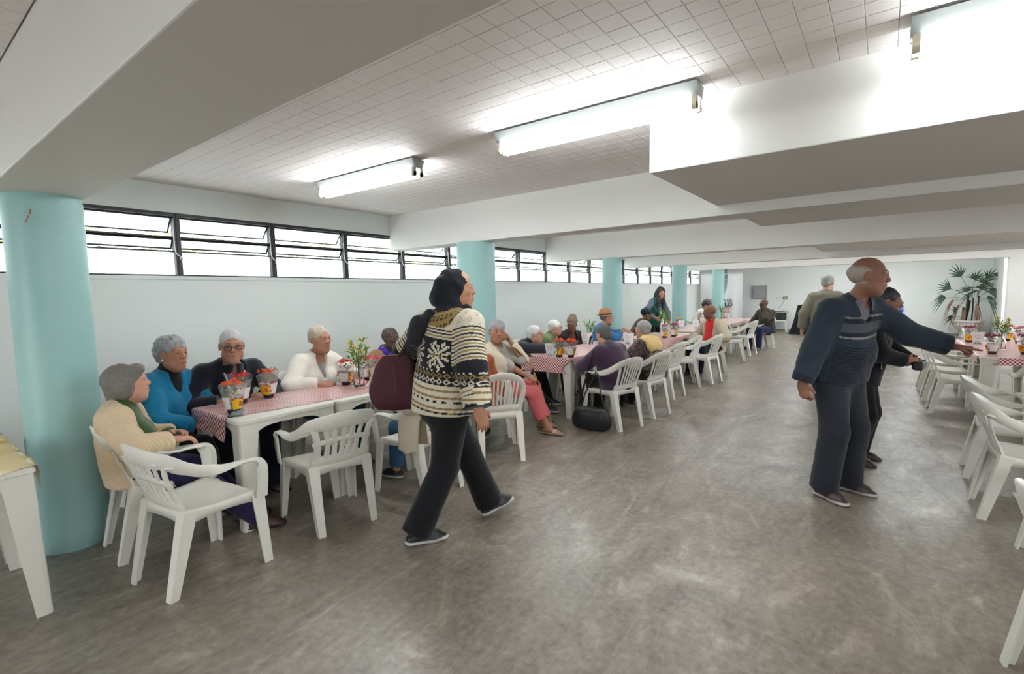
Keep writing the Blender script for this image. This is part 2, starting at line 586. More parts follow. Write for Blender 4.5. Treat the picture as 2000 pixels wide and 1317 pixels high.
def leg_prims(s, e, hem=.02, flare=0.0, to=1.0):
    K = s.k; f = 1 + .22*s.fat; pr = []
    pr.append(ecap(s.pel+s.R0@V3(0,-.01,-.015)*K, s.pel+s.R0@V3(0,0,.09*K), .152*K*(1+.3*s.fat)+e*.7, .140*K*(1+.3*s.fat)+e*.7, .80, s.R0, k=.04))
    for sd in (1,-1):
        kn, an = s.knee[sd], s.ank[sd]; d = nrm(an-kn)
        pr.append(cap(s.hip[sd], kn, .086*K*f+e, .060*K*f+e, k=.04))
        en = kn + (an-kn)*to - d*hem
        pr.append(cap(kn, en, .060*K*f+e, .046*K+e+flare, k=.025, clips=[(en, d)]))
    if s.seat:   # seat of the trousers spreads on the chair
        pr.append(ell(s.pel+V3(0,.02,-.045)*K, (.165*K*(1+.3*s.fat)+e, .14*K, .075*K), k=.04))
    return pr

def Hm(s, p): return s.HC + s.Rh @ (np.asarray(p, float)*s.hs)
def hell(s, c, r, k=.02, sub=False, clips=None, R=None):
    return ell(Hm(s, c), [x*s.hs for x in r], s.Rh if R is None else s.Rh @ R, k=k, sub=sub, clips=clips)
def hcap(s, a, b, ra, rb=None, k=.02, sub=False, clips=None):
    return cap(Hm(s,a), Hm(s,b), ra*s.hs, (ra if rb is None else rb)*s.hs, k=k, sub=sub, clips=clips)
def hplane(s, p, n): return (Hm(s,p), s.Rh @ nrm(n))

def head_prims(s, sp):
    j = sp.get('jowl', .3); ns = sp.get('nose', 1.0); m = 1 if s.sex == 'm' else 0
    pr = [hell(s,(0,-.018,.030),(.073,.094,.083), k=.02),
          hell(s,(0,.020,-.032),(.060+.004*j,.066,.084), k=.035),
          hcap(s,(-.034-.006*j,.018,-.070),(.034+.006*j,.018,-.070),.030+.006*j, k=.03),
          hcap(s,(-.012,.062,-.098),(.012,.062,-.098),.018+.002*m, k=.025),
          hcap(s,(0,.02,-.10),(0,.045,-.105),.026+.006*j, k=.03)]
    for x in (1,-1):
        pr += [hcap(s,(x*.036,.058,-.016),(x*.046,.040,-.020),.020, k=.022),
               hcap(s,(x*.012,.084,.022),(x*.040,.072,.022),.010+.002*m, k=.016)]
    for x in (1,-1):
        pr += [hell(s,(x*.031,.103,.003),(.019,.020,.013), k=.012, sub=True)]
    pr += [hcap(s,(0,.084,.014),(0,.0985+.005*(ns-1),-.020),.0080,.0105*ns, k=.014),
           hell(s,(0,.101+.005*(ns-1),-.026),(.0125*ns,.0115*ns,.0105*ns), k=.010),
           hell(s,(0,.076,-.062),(.030,.020,.024), k=.018)]
    for x in (1,-1):
        pr += [hell(s,(x*.0125*ns,.093,-.030),(.0085*ns,.011*ns,.0085), k=.006),
               hcap(s,(x*.031-.014,.0795 if x>0 else .075,.0075),(x*.031,.0825,.0092),.0052, k=.005),
               hcap(s,(x*.031,.0825,.0092),(x*.031+.014,.075 if x>0 else .0795,.0070),.0052, k=.005),
               hcap(s,(x*.031-.014,.077,-.0062),(x*.031,.0795,-.0082),.0050, k=.007),
               hcap(s,(x*.031,.0795,-.0082),(x*.031+.014,.077,-.0062),.0050, k=.007),
               hcap(s,(x*.020,.098,-.036),(x*.036,.078,-.068),.0022, k=.008, sub=True)]
    gap = .0015 + .004*sp.get('mouth', 0)
    pr += [hcap(s,(-.018,.086,-.058),(0,.0935,-.0585),.0048,.0058, k=.005), hcap(s,(.018,.086,-.058),(0,.0935,-.0585),.0048,.0058, k=.005),
           hcap(s,(-.016,.085,-.0695-gap),(0,.0915,-.0705-gap),.0052,.0066, k=.005), hcap(s,(.016,.085,-.0695-gap),(0,.0915,-.0705-gap),.0052,.0066, k=.005),
           hcap(s,(-.022,.089,-.0645),(.022,.089,-.0645),.0020+gap*.5, k=.003, sub=True),
           hcap(s,(0,.098,-.0645),(0,.099,-.0645),.0025+gap*.5, k=.003, sub=True)]
    for x in (1,-1):
        Re = rotz(x*.35) @ rotx(-.15)
        pr += [hell(s,(x*.0765,-.010,-.006),(.0075,.0195,.033), k=.006, R=Re),
               hell(s,(x*.087,-.006,-.002),(.0075,.0105,.018), k=.004, sub=True, R=Re)]
    return pr

def body_prims(s, sp):
    K = s.k
    pr = torso_prims(s, -.006)
    pr.append(cap(s.nb+s.R2@V3(0,-.012,-.01)*K, Hm(s,(0,-.018,-.07)), .056*K, .052*K, k=.035))
    for sd in (1,-1):
        f = 1 + .12*s.fat
        pr += [cap(s.sh[sd], s.elb[sd], .047*K*f, .037*K*f, k=.035), cap(s.elb[sd], s.wr[sd], .037*K*f, .025*K, k=.02)]
        pr += hand_prims(s, sd)
        pr += [cap(s.hip[sd], s.knee[sd], .074*K*f, .051*K*f, k=.035), cap(s.knee[sd], s.ank[sd], .049*K*f, .034*K*(1+.2*s.fat), k=.02),
               ell(s.knee[sd]+(s.ank[sd]-s.knee[sd])*.3 - nrm(V3(math.sin(s.toe[sd][0]),math.cos(s.toe[sd][0]),0))*.014*K, (.05*K,.05*K,.09*K), k=.03)]
        yaw, pit = s.toe[sd]
        Rf = rotz(-yaw) @ rotx(pit)
        A = s.ank[sd]
        pr += [ecap(A+Rf@V3(0,-.035,-.045)*K, A+Rf@V3(0,.10,-.058)*K, .026*K, .034*K, .7, np.stack([Rf[:,0],Rf[:,2],Rf[:,1]],1), k=.03),
               cap(A, A+Rf@V3(0,.09,-.060)*K, .030*K, .016*K, k=.02),
               ecap(A+Rf@V3(0,.095,-.062)*K, A+Rf@V3(0,.138,-.068)*K, .032*K, .026*K, .45, np.stack([Rf[:,0],Rf[:,2],Rf[:,1]],1), k=.02)]
    return pr + head_prims(s, sp)

def skin_color(s, sp):
    base = np.array(SKIN[sp.get('skin','tan')] if isinstance(sp.get('skin','tan'), str) else sp['skin'])
    lum = base.mean()
    lip = base*np.array([.95,.62,.62]) if lum > .12 else base*np.array([1.25,.85,.85])
    brow = np.array(sp.get('brow', (0.12,0.10,0.09)))
    hairc = sp.get('scalp')
    beard = sp.get('beard')
    def fn(v):
        q = ((v - s.HC) @ s.Rh)/s.hs
        x, y, z = np.abs(q[:,0]), q[:,1], q[:,2]
        c = np.repeat(base[None], len(v), 0)
        inhead = (np.abs(z) < .15) & (x < .1) & (np.abs(y) < .14)
        def put(m, col, w=1.0):
            c[m] = c[m]*(1-w) + np.asarray(col)*w
        ch = np.exp(-(((x-.042)/.022)**2 + ((z+.03)/.022)**2))*(y > .03)*inhead
        c[:] = c*(1-.18*ch[:,None]) + (base*np.array([1.12,.72,.66]))*(.18*ch[:,None])
        nz = np.exp(-((x/.014)**2 + ((z+.028)/.016)**2))*(y > .095)*inhead
        c[:] = c*(1-.2*nz[:,None]) + (base*np.array([1.05,.72,.68]))*(.2*nz[:,None])
        put(inhead & (y > .083) & (x < .022) & (np.abs(z+.0645) < .0115 - x*.28), lip, .8)
        put(inhead & (y > .078) & (x < .018) & (np.abs(z+.0645) < .0022), lip*.45, .8)
        put(inhead & (y > .05) & (x > .014) & (x < .047) & (np.abs(z-(.0275+.10*(x-.014)*(1-(x-.014)/.045))) < .0048), brow, .75)
        put(inhead & (y > .062) & (((x-.031)/.019)**2 + ((z-.003)/.013)**2 < 1), base*np.array([.78,.68,.68]), .55)
        if beard is not None:
            put(inhead & (y > .03) & (z < -.045) & (z > -.125) & (x < .05) & ~((x < .022) & (np.abs(z+.0645) < .009)) & ((z < -.080) | (x < .030)), beard, .22)
        if hairc is not None:
            put(inhead & (z > -.06) & (y < .005 + .25*(z)) & (z < .055 - .5*np.maximum(y+.03,0)) & (x < .085) & ~((x > .074) & (np.abs(z) < .04)), hairc, .75)
        hs = sp.get('stubblehead')
        if hs is not None:
            put(inhead & (z > .02) & (y < .055 - .0*z), hs, .5)
        return c
    return fn

def hair_prims(s, style):
    face = lambda r=1.0, z=-.035, y=.118: hell(s,(0,y,z),(.068*r,.085,.092*r), k=.02, sub=True)
    if style == 'bob':
        pr = [hell(s,(0,-.024,.034),(.087,.104,.092)), hcap(s,(0,-.075,.02),(0,-.082,-.075),.052,.042, k=.04)]
        for x in (1,-1):
            pr.append(hell(s,(x*.062,-.030,-.025),(.032,.062,.072), k=.03))
        pr.append(hell(s,(0,.058,.075),(.066,.038,.030), k=.03))
        return pr + [hell(s,(0,.112,-.055),(.074,.082,.098), k=.012, sub=True)]
    if style == 'curly':
        return [hell(s,(0,-.024,.044),(.091,.107,.089)), hell(s,(0,-.062,-.008),(.082,.062,.064), k=.03), hell(s,(0,-.062,-.05),(.055,.04,.03), k=.03), hell(s,(0,.115,-.035),(.068,.072,.090), k=.012, sub=True),
                hell(s,(.085,.01,-.03),(.03,.034,.045), k=.01, sub=True), hell(s,(-.085,.01,-.03),(.03,.034,.045), k=.01, sub=True)]
    if style == 'short':
        return [hell(s,(0,-.022,.036),(.083,.104,.090), clips=[hplane(s,(0,0,-.055),(0,0.25,-1))]), hell(s,(0,-.07,-.02),(.062,.042,.05), k=.02), hell(s,(0,.108,-.03),(.070,.078,.098), k=.008, sub=True),
                hell(s,(.082,.012,-.032),(.03,.034,.040), k=.008, sub=True), hell(s,(-.082,.012,-.032),(.03,.034,.040), k=.008, sub=True)]
    if style == 'crop':
        return [hell(s,(0,-.020,.034),(.0775,.0985,.0865), clips=[hplane(s,(0,0,-.045),(0,0.35,-1))]), hell(s,(0,.105,-.02),(.072,.072,.094), k=.006, sub=True),
                hell(s,(.08,.012,-.032),(.03,.030,.042), k=.008, sub=True), hell(s,(-.08,.012,-.032),(.03,.030,.042), k=.008, sub=True)]
    if style == 'pulled':
        return [hell(s,(0,-.022,.034),(.0815,.1025,.090), clips=[hplane(s,(0,0,-.06),(0,0.3,-1))]), hell(s,(0,-.112,-.005),(.034,.028,.032), k=.02), hell(s,(0,.110,-.03),(.073,.075,.099), k=.008, sub=True),
                hell(s,(.085,.010,-.035),(.03,.032,.042), k=.008, sub=True), hell(s,(-.085,.010,-.035),(.03,.032,.042), k=.008, sub=True)]
    if style == 'fringe':
        return [hell(s,(0,-.026,.012),(.078,.098,.075), clips=[hplane(s,(0,-.03,.045),(0,.45,1)), hplane(s,(0,.0,0),(0,1,-.2))]), hell(s,(.08,.014,-.032),(.03,.030,.040), k=.008, sub=True), hell(s,(-.08,.014,-.032),(.03,.030,.040), k=.008, sub=True)]
    if style == 'long':
        pr = [hell(s,(0,-.024,.034),(.085,.102,.090)), hell(s,(0,-.07,-.06),(.082,.055,.11), k=.03)]
        b = s.nb
        for x in (1,-1):
            pr += [cap(Hm(s,(x*.062,-.02,.0)), s.sh[x]*.45+s.nb*.55+s.R2@V3(0,.085,.02)*s.k, .038*s.hs,.044, k=.03),
                   cap(s.sh[x]*.45+s.nb*.55+s.R2@V3(0,.085,.02)*s.k, s.chest+s.R2@V3(x*.085,.185,-.06)*s.k, .046,.026, k=.03), hcap(s,(x*.066,-.01,.03),(x*.070,.012,-.10),.026,.030, k=.03)]
        pr += [ecap(Hm(s,(0,-.09,-.05)), s.chest+s.R2@V3(0,-.125,-.02)*s.k, .075,.06,.5,s.R2, k=.04)]
        return pr + [hell(s,(0,.108,-.045),(.064,.075,.105), k=.01, sub=True)]
    return []

def shoe_obj(s, sd, parent, col, sole, style='shoe', h=.006):
    K = s.k; yaw, pit = s.toe[sd]; A = s.ank[sd]
    Rf = rotz(-yaw) @ rotx(pit); Q = np.stack([Rf[:,0],Rf[:,2],Rf[:,1]],1)
    P = lambda x,y,z: A + Rf @ (V3(x,y,z)*K)
    zb = -.085
    bot = (P(0,0,zb), -Rf[:,2])
    top = (P(0,0,-.012), nrm(Rf[:,2]-.35*Rf[:,1]))
    pr = [ecap(P(0,-.035,-.055),P(0,.09,-.062),.040*K,.044*K,.85,Q,k=.02,clips=[bot,top]), ecap(P(0,.09,-.068),P(0,.150,-.072),.046*K,.036*K,.55,Q,k=.03,clips=[bot]),
          ecap(P(0,-.040,zb+.008),P(0,.150,zb+.008),.043*K,.043*K,.30,Q,k=.004,clips=[bot]), ecap(P(0,.01,-.022),P(0,.105,-.054),.041*K,.037*K,.85,Q,k=.03,clips=[top])]
    if style == 'sandal':
        pr = [ecap(P(0,-.042,zb+.010),P(0,.150,zb+.008),.040*K,.044*K,.30,Q,k=.004,clips=[bot]),
              ecap(P(0,.075,-.058),P(0,.105,-.062),.044*K,.043*K,.66,Q,k=.004,clips=[bot,(P(0,.115,0),Rf[:,1]),(P(0,.065,0),-Rf[:,1])])]
    c1, c2 = np.array(col), np.array(sole)
    def cf(v):
        q = (v-A) @ Rf / K
        return np.where((q[:,2] < zb+.022)[:,None], c2, c1)
    nm = 'sandal' if style == 'sandal' else 'shoe'
    me = sdf_mesh(nm, pr, h, shoe_mat(), cf)
    return link(nm, me, parent)

def shoe_mat():
    if 'shoe' in MATS: return MATS['shoe']
    m, nt, bs, out = new_mat('shoe')
    a = nt.nodes.new('ShaderNodeAttribute'); a.attribute_name = 'Col'
    n = noise(nt, texco(nt), 40, 3)
    nt.links.new(mixrgb(nt, mathn(nt,'MULTIPLY',n,.3), a.outputs['Color'], (.01,.01,.01)), bs.inputs['Base Color'])
    bs.inputs['Roughness'].default_value = 0.42
    MATS['shoe'] = m
    return m

def eye_mesh():
    if 'eye' in MATS: return MATS['eye']
    mb = MB(); mb.ball((0,0,0), 1.0, 16, 12)
    me = mb.mesh('eye', None)
    at = me.color_attributes.new('Col', 'FLOAT_COLOR', 'POINT')
    cols = []
    # pole axis is z: pupil towards +z
    for v in me.vertices:
        z = v.co.z
        c = (.015,.012,.01) if z > .93 else ((.10,.055,.03) if z > .80 else (.46,.42,.39))
        cols += [*c, 1]
    at.data.foreach_set('color', cols)
    m, nt, bs, out = new_mat('eye')
    a = nt.nodes.new('ShaderNodeAttribute'); a.attribute_name = 'Col'
    nt.links.new(a.outputs['Color'], bs.inputs['Base Color']); bs.inputs['Roughness'].default_value = .15
    me.materials.append(m)
    MATS['eye'] = me
    return me

def add_eyes(s, root, gaze=(0,0)):
    for x in (1,-1):
        o = link('eye', eye_mesh(), root)
        c = Hm(s,(x*.031,.0738,.0010)); r = .0125*s.hs
        gy, gp = math.radians(gaze[0]), math.radians(gaze[1])
        R = s.Rh @ rotz(-gy) @ rotx(gp) @ rotx(-PI/2)
        M = Matrix([list(R[i]*r)+[c[i]] for i in range(3)]+[[0,0,0,1]])
        o.matrix_local = M

def add_glasses(s, root, mat, thick=.0022, dy=0.0, rx=.022, rz=.016):
    mb = MB()
    for x in (1,-1):
        ring = []
        for i in range(21):
            a = 2*PI*i/20
            ca, sa = math.cos(a), math.sin(a)
            px = x*.033 + rx*math.copysign(abs(ca)**.7, ca); pz = -.002 + rz*math.copysign(abs(sa)**.7, sa)
            ring.append(Hm(s,(px,.108-.35*max(abs(px)-.03,0)+dy,pz)))
        mb.tube(ring, thick*s.hs, 6, cap=False)
        mb.tube([Hm(s,(x*.054,.103,.004)), Hm(s,(x*.074,.085,.006)), Hm(s,(x*.079,.01,.008)), Hm(s,(x*.080,-.012,-.004))], thick*s.hs, 6)
    mb.tube([Hm(s,(-.012,.110,.002)), Hm(s,(0,.114,.005)), Hm(s,(.012,.110,.002))], thick*s.hs, 6)
    mb.build('glasses', mat, root, smooth=True)

def folds(a, zs=1.7):
    """soft creases: broad swells plus a few sharp ridges"""
    S_ = np.array([1,1,zs])
    return lambda p: a*(.8*wob(p*S_, 20) + 1.1*(.45-np.abs(wob(p*S_*np.array([.8,.8,1]), 27, 6, 5.0))))

def person(sp):
    """builds one person; the body is a continuous mesh, clothes / hair / shoes are its children"""
    s = skeleton(sp); q = sp.get('q', 1)          # q 0 near, 1 middle, 2 far
    hb = (.0052, .0074, .0095)[q]; hc = (.0085, .011, .0135)[q]; hh = (.0055, .0075, .010)[q]
    me = sdf_mesh('person', body_prims(s, sp), hb, skin_mat(), skin_color(s, sp))
    x, y = sp['pos']
    if s.seat:
        x += .065*math.sin(math.radians(sp['az'])); y += .065*math.cos(math.radians(sp['az']))
    root = link('person', me, None, (x, y, 0), -math.radians(sp['az']))
    tag(root, sp['label'], 'person')
    if q < 2: add_eyes(s, root, sp.get('gaze', (0,0)))
    hr = sp.get('hair')
    if hr:
        style, col = hr[0], hr[1]
        mat = hair_mat('hair_%02x%02x%02x' % tuple(int(c*255) for c in col), col, hr[2] if len(hr) > 2 else .3)
        if style == 'curly': dsp = (lambda p: .007*wob(p, 120, 9) + .0025*wob(p, 280, 7, 2.0)) if q == 0 else (lambda p: .0085*wob(p, 85, 9))
        elif style == 'crop': dsp = lambda p: .0012*wob(p, 300, 7)
        else: dsp = lambda p: .0028*wob(p*np.array([1,1,.35]), 190 if q == 0 else 110, 9) + .004*wob(p, 55, 5, 1.0)
        link('hair', sdf_mesh('hair', hair_prims(s, style), hh, mat, None, dsp, .008), root)
    for g in sp.get('wear', []):
        g(s, sp, root, hc)
    sh = sp.get('shoes')
    if sh:
        for sd in (1,-1): shoe_obj(s, sd, root, sh[0], sh[1], sh[2] if len(sh) > 2 else 'shoe', (.005,.008,.011)[q])
    if sp.get('glasses'):
        add_glasses(s, root, sp['glasses'], *(sp.get('gl', (.0022,))))
    root['sk_debug'] = 0
    del root['sk_debug']
    return root, s

# --- garments: each returns a function (s, sp, root, h) -> object
def neck_hole(s, r=.060, y=.0):
    return cap(s.nb+s.R2@V3(0,.010+y,-.015)*s.k, s.nb+nrm(s.HC-s.nb)*.16*s.k+s.R2@V3(0,.01,0), r*s.k, (r+.012)*s.k, k=.008, sub=True)

def top(name, mat, e=.014, neck='crew', hem=.0, sleeve=1.0, puff=0.0, fold=.0045, colfn=None, hfix=None, bust=None, vdepth=1.0, vwide=1.0):
    def f(s, sp, root, h):
        K = s.k
        pr = torso_prims(s, e, bust=bust)
        hp = s.pel + s.R0@V3(0,0,-(.02+hem)*K)
        if hem > 0.0:
            pr.append(ecap(s.pel, hp, .158*K*(1+.3*s.fat)+e, .160*K*(1+.3*s.fat)+e, .84, s.R0, k=.04))
            if s.seat:
                for sd in (1,-1): pr.append(cap(s.hip[sd], s.hip[sd]+(s.knee[sd]-s.hip[sd])*min(hem*2.2,.6), .10*K*(1+.2*s.fat)+e, .095*K+e, k=.05, clips=[(s.hip[sd]+(s.knee[sd]-s.hip[sd])*min(hem*2.2,.6), nrm(s.knee[sd]-s.hip[sd]))]))
        for p in pr:
            if s.seat: p.clips = p.clips + [(V3(0,0,s.seat+.004), V3(0,0,-1))]
            if not s.seat: p.clips = p.clips + [(hp, -s.R0[:,2])]
            elif hem <= 0: p.clips = p.clips + [(s.pel+s.R0@V3(0,0,-.035)*K, -s.R0[:,2])]
        if sleeve > 0: pr += sleeve_prims(s, e*1.1, sleeve, puff=puff)
        s.surf = list(pr)
        if neck == 'crew': pr.append(neck_hole(s, .060))
        elif neck == 'wide': pr.append(neck_hole(s, .070, .012))
        elif neck == 'turtle':
            a = s.nb+s.R2@V3(0,-.006,0)*K; b = s.nb+(s.HC-s.nb)*.52
            pr.append(cap(a, b, .066*K, .063*K, k=.03, clips=[(b, nrm(b-a))]))
        elif neck == 'v':
            pr.append(neck_hole(s, .062))
            s.vcut = (s.nb+s.R2@V3(0,.085,.03)*K, s.chest+s.R1@V3(0,.20,.06-.08*vdepth)*K, .062*K*vwide, .012*K)
            pr.append(cap(*s.vcut, k=.006, sub=True))
        elif neck == 'collar':
            pr.append(neck_hole(s, .060))
        dsp = folds(fold) if fold else None
        me = sdf_mesh(name, pr, hfix or h, mat, colfn(s) if colfn else None, dsp, fold*1.5)
        return link(name, me, root)
    return f

def trousers(mat, e=.012, hem=-.022, flare=.012, name='trousers', fold=.004, to=1.0):
    def f(s, sp, root, h):
        pr = leg_prims(s, e, hem, flare, to)
        if s.seat:
            for p in pr:
                if min(p.a[2], p.b[2]) > s.seat-.02: p.clips = p.clips + [(V3(0,0,s.seat+.001), V3(0,0,-1))]
        me = sdf_mesh(name, pr, h, mat, None, folds(fold, .75), fold*1.5)
        return link(name, me, root)
    return f

def cardigan(mat, e=.026, w=(.045,.10), hem=.06, name='cardigan', sleeve=1.0, puff=.004, fold=.004, cut=.0, hfix=None, colfn=None):
    """open-fronted: the wedge between the two fronts is cut away"""
    def f(s, sp, root, h):
        K = s.k
        pr = torso_prims(s, e)
        pr.append(ecap(s.pel, s.pel+s.R0@V3(0,-.01,-hem)*K, .155*K*(1+.3*s.fat)+e, .160*K*(1+.3*s.fat)+e, .86, s.R0, k=.04))
        for p in pr: p.clips = p.clips + [(s.pel+s.R0@V3(0,0,-hem)*K, -s.R0[:,2]) if not s.seat else (V3(0,0,s.seat+.004), V3(0,0,-1))]
        if sleeve > 0: pr += sleeve_prims(s, e, sleeve, puff=puff)
        pr.append(neck_hole(s, .066))
        wm = w[0]*.55+w[1]*.45; q0 = s.chest+s.R1@V3(0,.17+.06*s.fat+.2*wm,0)*K
        pr.append(cap(s.nb+s.R2@V3(0,.085,.02)*K, q0, (w[0]+.022)*K, (wm+.022)*K, k=.01, sub=True))
        pr.append(cap(q0, s.pel+s.R0@V3(0,.23+.07*s.fat+.2*w[1],-.05)*K, (wm+.022)*K, (w[1]+.05)*K, k=.01, sub=True))
        me = sdf_mesh(name, pr, hfix or h, mat, colfn(s) if colfn else None, folds(fold), fold*1.5)
        return link(name, me, root)
    return f

def collar(mat, name='collar', r=.066, gap=.18):
    def f(s, sp, root, h):
        K = s.k; mb = MB(); n = 28; vs = []; fs = []
        axis = nrm(s.HC - s.nb)
        c0 = s.nb + s.R2@V3(0,.004,-.002)*K
        R = s.R2
        for i in range(n+1):
            a = -PI/2 + gap + (2*PI-2*gap)*i/n     # opening at the front
            back = .5 - .5*math.sin(a)
            for j, (rr, zz) in enumerate(((r*.93, .012+.022*back), (r*.97, .035+.028*back), (r*1.12, .030+.026*back), (r*1.32+.012*(1-back), -.004-.012*(1-back)))):
                x = math.cos(a)*rr; y = -math.sin(a)*(-1)*rr
                y = math.sin(a)*rr*-1
                vs.append(c0 + R@V3(x, y*1.0, zz - .042*(1-back))*K)
        for i in range(n):
            for j in range(3):
                fs.append((i*4+j, (i+1)*4+j, (i+1)*4+j+1, i*4+j+1))
        mb.add(vs, fs)
        o = mb.build(name, mat, root, smooth=True, auto=False)
        m = o.modifiers.new('t', 'SOLIDIFY'); m.thickness = .004
        return o
    return f

def scarf(mat, name='scarf', r=.075, thick=.030, back=False, tails=True, fold=.006, drop=.28):
    def f(s, sp, root, h):
        K = s.k; pr = []
        c = s.nb + s.R2@V3(0,.005,.035)*K
        pts = [c + s.R2@V3(math.cos(a)*r*1.0, math.sin(a)*r*.9, .012*math.sin(a*2)-.035*max(0,math.sin(a)))*K for a in np.linspace(0,2*PI,13)]
        for a, b in zip(pts[:-1], pts[1:]): pr.append(cap(a, b, thick*K, k=.02))
        if back: pr += [ecap(s.nb+s.R2@V3(-.09,-.06,-.03)*K, s.nb+s.R2@V3(.09,-.06,-.03)*K, .092*K,.092*K,.8,s.R2,k=.03), ecap(s.nb+s.R2@V3(-.07,-.105,-.09)*K, s.nb+s.R2@V3(.07,-.105,-.09)*K, .075*K,.075*K,.7,s.R2,k=.03)]
        if tails:
            a = s.nb+s.R2@V3(.03,.085,-.02)*K; b = s.chest+s.R1@V3(.05,.15+.04*s.fat,.02)*K; d = b+s.R1@V3(.0,.0,-drop)*K
            for p0,p1 in ((a,b),(b,d)): pr.append(ecap(p0,p1,.040*K,.040*K,.6,s.R1,k=.02))
            a2 = s.nb+s.R2@V3(-.03,.085,-.02)*K; b2 = s.chest+s.R1@V3(-.045,.15+.04*s.fat,.03)*K
            pr.append(ecap(a2,b2,.034*K,.034*K,.45,s.R1,k=.02))
        me = sdf_mesh(name, pr, h*.8, mat, None, lambda p: fold*wob(p, 70), fold)
        return link(name, me, root)
    return f

def snap(s, o, d):
    """first point of the last garment's surface along d"""
    o = np.asarray(o,float); d = nrm(d); t = np.arange(0,.5,.003)
    P = o[None] + t[:,None]*d[None]; D = np.full(len(P), 9.0)
    for p in s.surf:
        v = p.d(P); D = np.maximum(D,-v) if p.sub else smin(D, v, p.k)
    i = np.where(D < 0)[0]
    return P[i[0]] if len(i) else o + d*.3
# ------------------------------------------------------------------ the room
XL = -5.22          # left wall plane
YB = 19.6           # back wall plane
YF = -3.6           # wall behind the camera
XR = 5.4            # right wall plane
ZC = 2.50           # ceiling
ZB = 2.058          # underside of the beams
M_WALL = simple('white_plaster', srgb(226,230,226), 0.7, var=.025, nscale=2.2, bmp=.10, bscale=45)
M_BEAM = simple('white_beam_paint', srgb(232,230,226), 0.6, var=.02, nscale=2.0, bmp=.06, bscale=30)
M_CEIL = simple('white_slab_paint', srgb(240,233,230), 0.65, var=.03, nscale=7.0, bmp=.25, bscale=38)
M_JOINT = simple('slab_joint', srgb(206,197,192), 0.9, var=.2, nscale=20)

def floor_material():
    m, nt, bs, out = new_mat('polished_concrete')
    co = texco(nt)
    big = noise(nt, co, .42, 7, .66, 1.2)
    mp = nt.nodes.new('ShaderNodeMapping'); mp.inputs['Scale'].default_value = (1.0, .42, 1); mp.inputs['Rotation'].default_value = (0,0,.5)
    nt.links.new(co, mp.inputs[0])
    swirl = noise(nt, mp.outputs[0], 2.6, 8, .68, 2.2)
    fine = noise(nt, co, 26, 5, .6)
    c = ramp(nt, big, [(.30, srgb(74,65,56)), (.50, srgb(120,108,95)), (.72, srgb(172,159,143))])
    c = mixrgb(nt, .50, c, ramp(nt, swirl, [(.34, srgb(66,57,49)), (.47, srgb(114,103,90)), (.58, srgb(140,128,113)), (.72, srgb(220,211,197))]))
    c = mixrgb(nt, .20, c, ramp(nt, fine, [(.35, srgb(70,64,58)), (.65, srgb(190,184,174))]))
    mp2 = nt.nodes.new('ShaderNodeMapping'); mp2.inputs['Scale'].default_value = (1.6, .7, 1); mp2.inputs['Rotation'].default_value = (0,0,-.65)
    nt.links.new(co, mp2.inputs[0])
    scuff = noise(nt, mp2.outputs[0], 5.0, 10, .72, 3.0)
    c = mixrgb(nt, .16, c, ramp(nt, scuff, [(.38, srgb(90,82,74)), (.52, srgb(140,130,118)), (.68, srgb(216,208,196))]))
    vo = nt.nodes.new('ShaderNodeTexVoronoi'); vo.feature = 'DISTANCE_TO_EDGE'; vo.inputs['Scale'].default_value = .42
    wv = nt.nodes.new('ShaderNodeVectorMath'); wv.operation = 'ADD'
    nn = nt.nodes.new('ShaderNodeTexNoise'); nn.inputs['Scale'].default_value = 3.2; nn.inputs['Detail'].default_value = 5
    nt.links.new(co, nn.inputs['Vector'])
    sc = nt.nodes.new('ShaderNodeVectorMath'); sc.operation = 'SCALE'; sc.inputs['Scale'].default_value = .55
    nt.links.new(nn.outputs['Color'], sc.inputs[0])
    nt.links.new(co, wv.inputs[0]); nt.links.new(sc.outputs[0], wv.inputs[1]); nt.links.new(wv.outputs[0], vo.inputs['Vector'])
    crack = ramp(nt, vo.outputs['Distance'], [(0.0, (1,1,1)), (.0016, (0,0,0))])
    keep = ramp(nt, noise(nt, co, .8, 2), [(.50, (0,0,0)), (.60, (1,1,1))])
    crack = mathn(nt, 'MULTIPLY', mathn(nt, 'MULTIPLY', crack, keep), .55)
    c = mixrgb(nt, crack, c, srgb(60,55,52))
    nt.links.new(c, bs.inputs['Base Color'])
    nt.links.new(ramp(nt, swirl, [(.3, (.46,)*3), (.7, (.28,)*3)]), bs.inputs['Roughness'])
    bs.inputs['Specular IOR Level'].default_value = .95
    bump(nt, bs, mixrgb(nt, .35, swirl, fine), .08, .01)
    return m
M_FLOOR = floor_material()

def struct(mb, name, mat, smooth=False, parent=None, **kw):
    o = mb.build(name, mat, parent, smooth=smooth, **kw)
    if parent is None: o['kind'] = 'structure'
    return o

mb = MB(); mb.box((XL-.2, YF-.2, -.12), (XR+.2, YB+.2, 0)); struct(mb, 'floor', M_FLOOR)
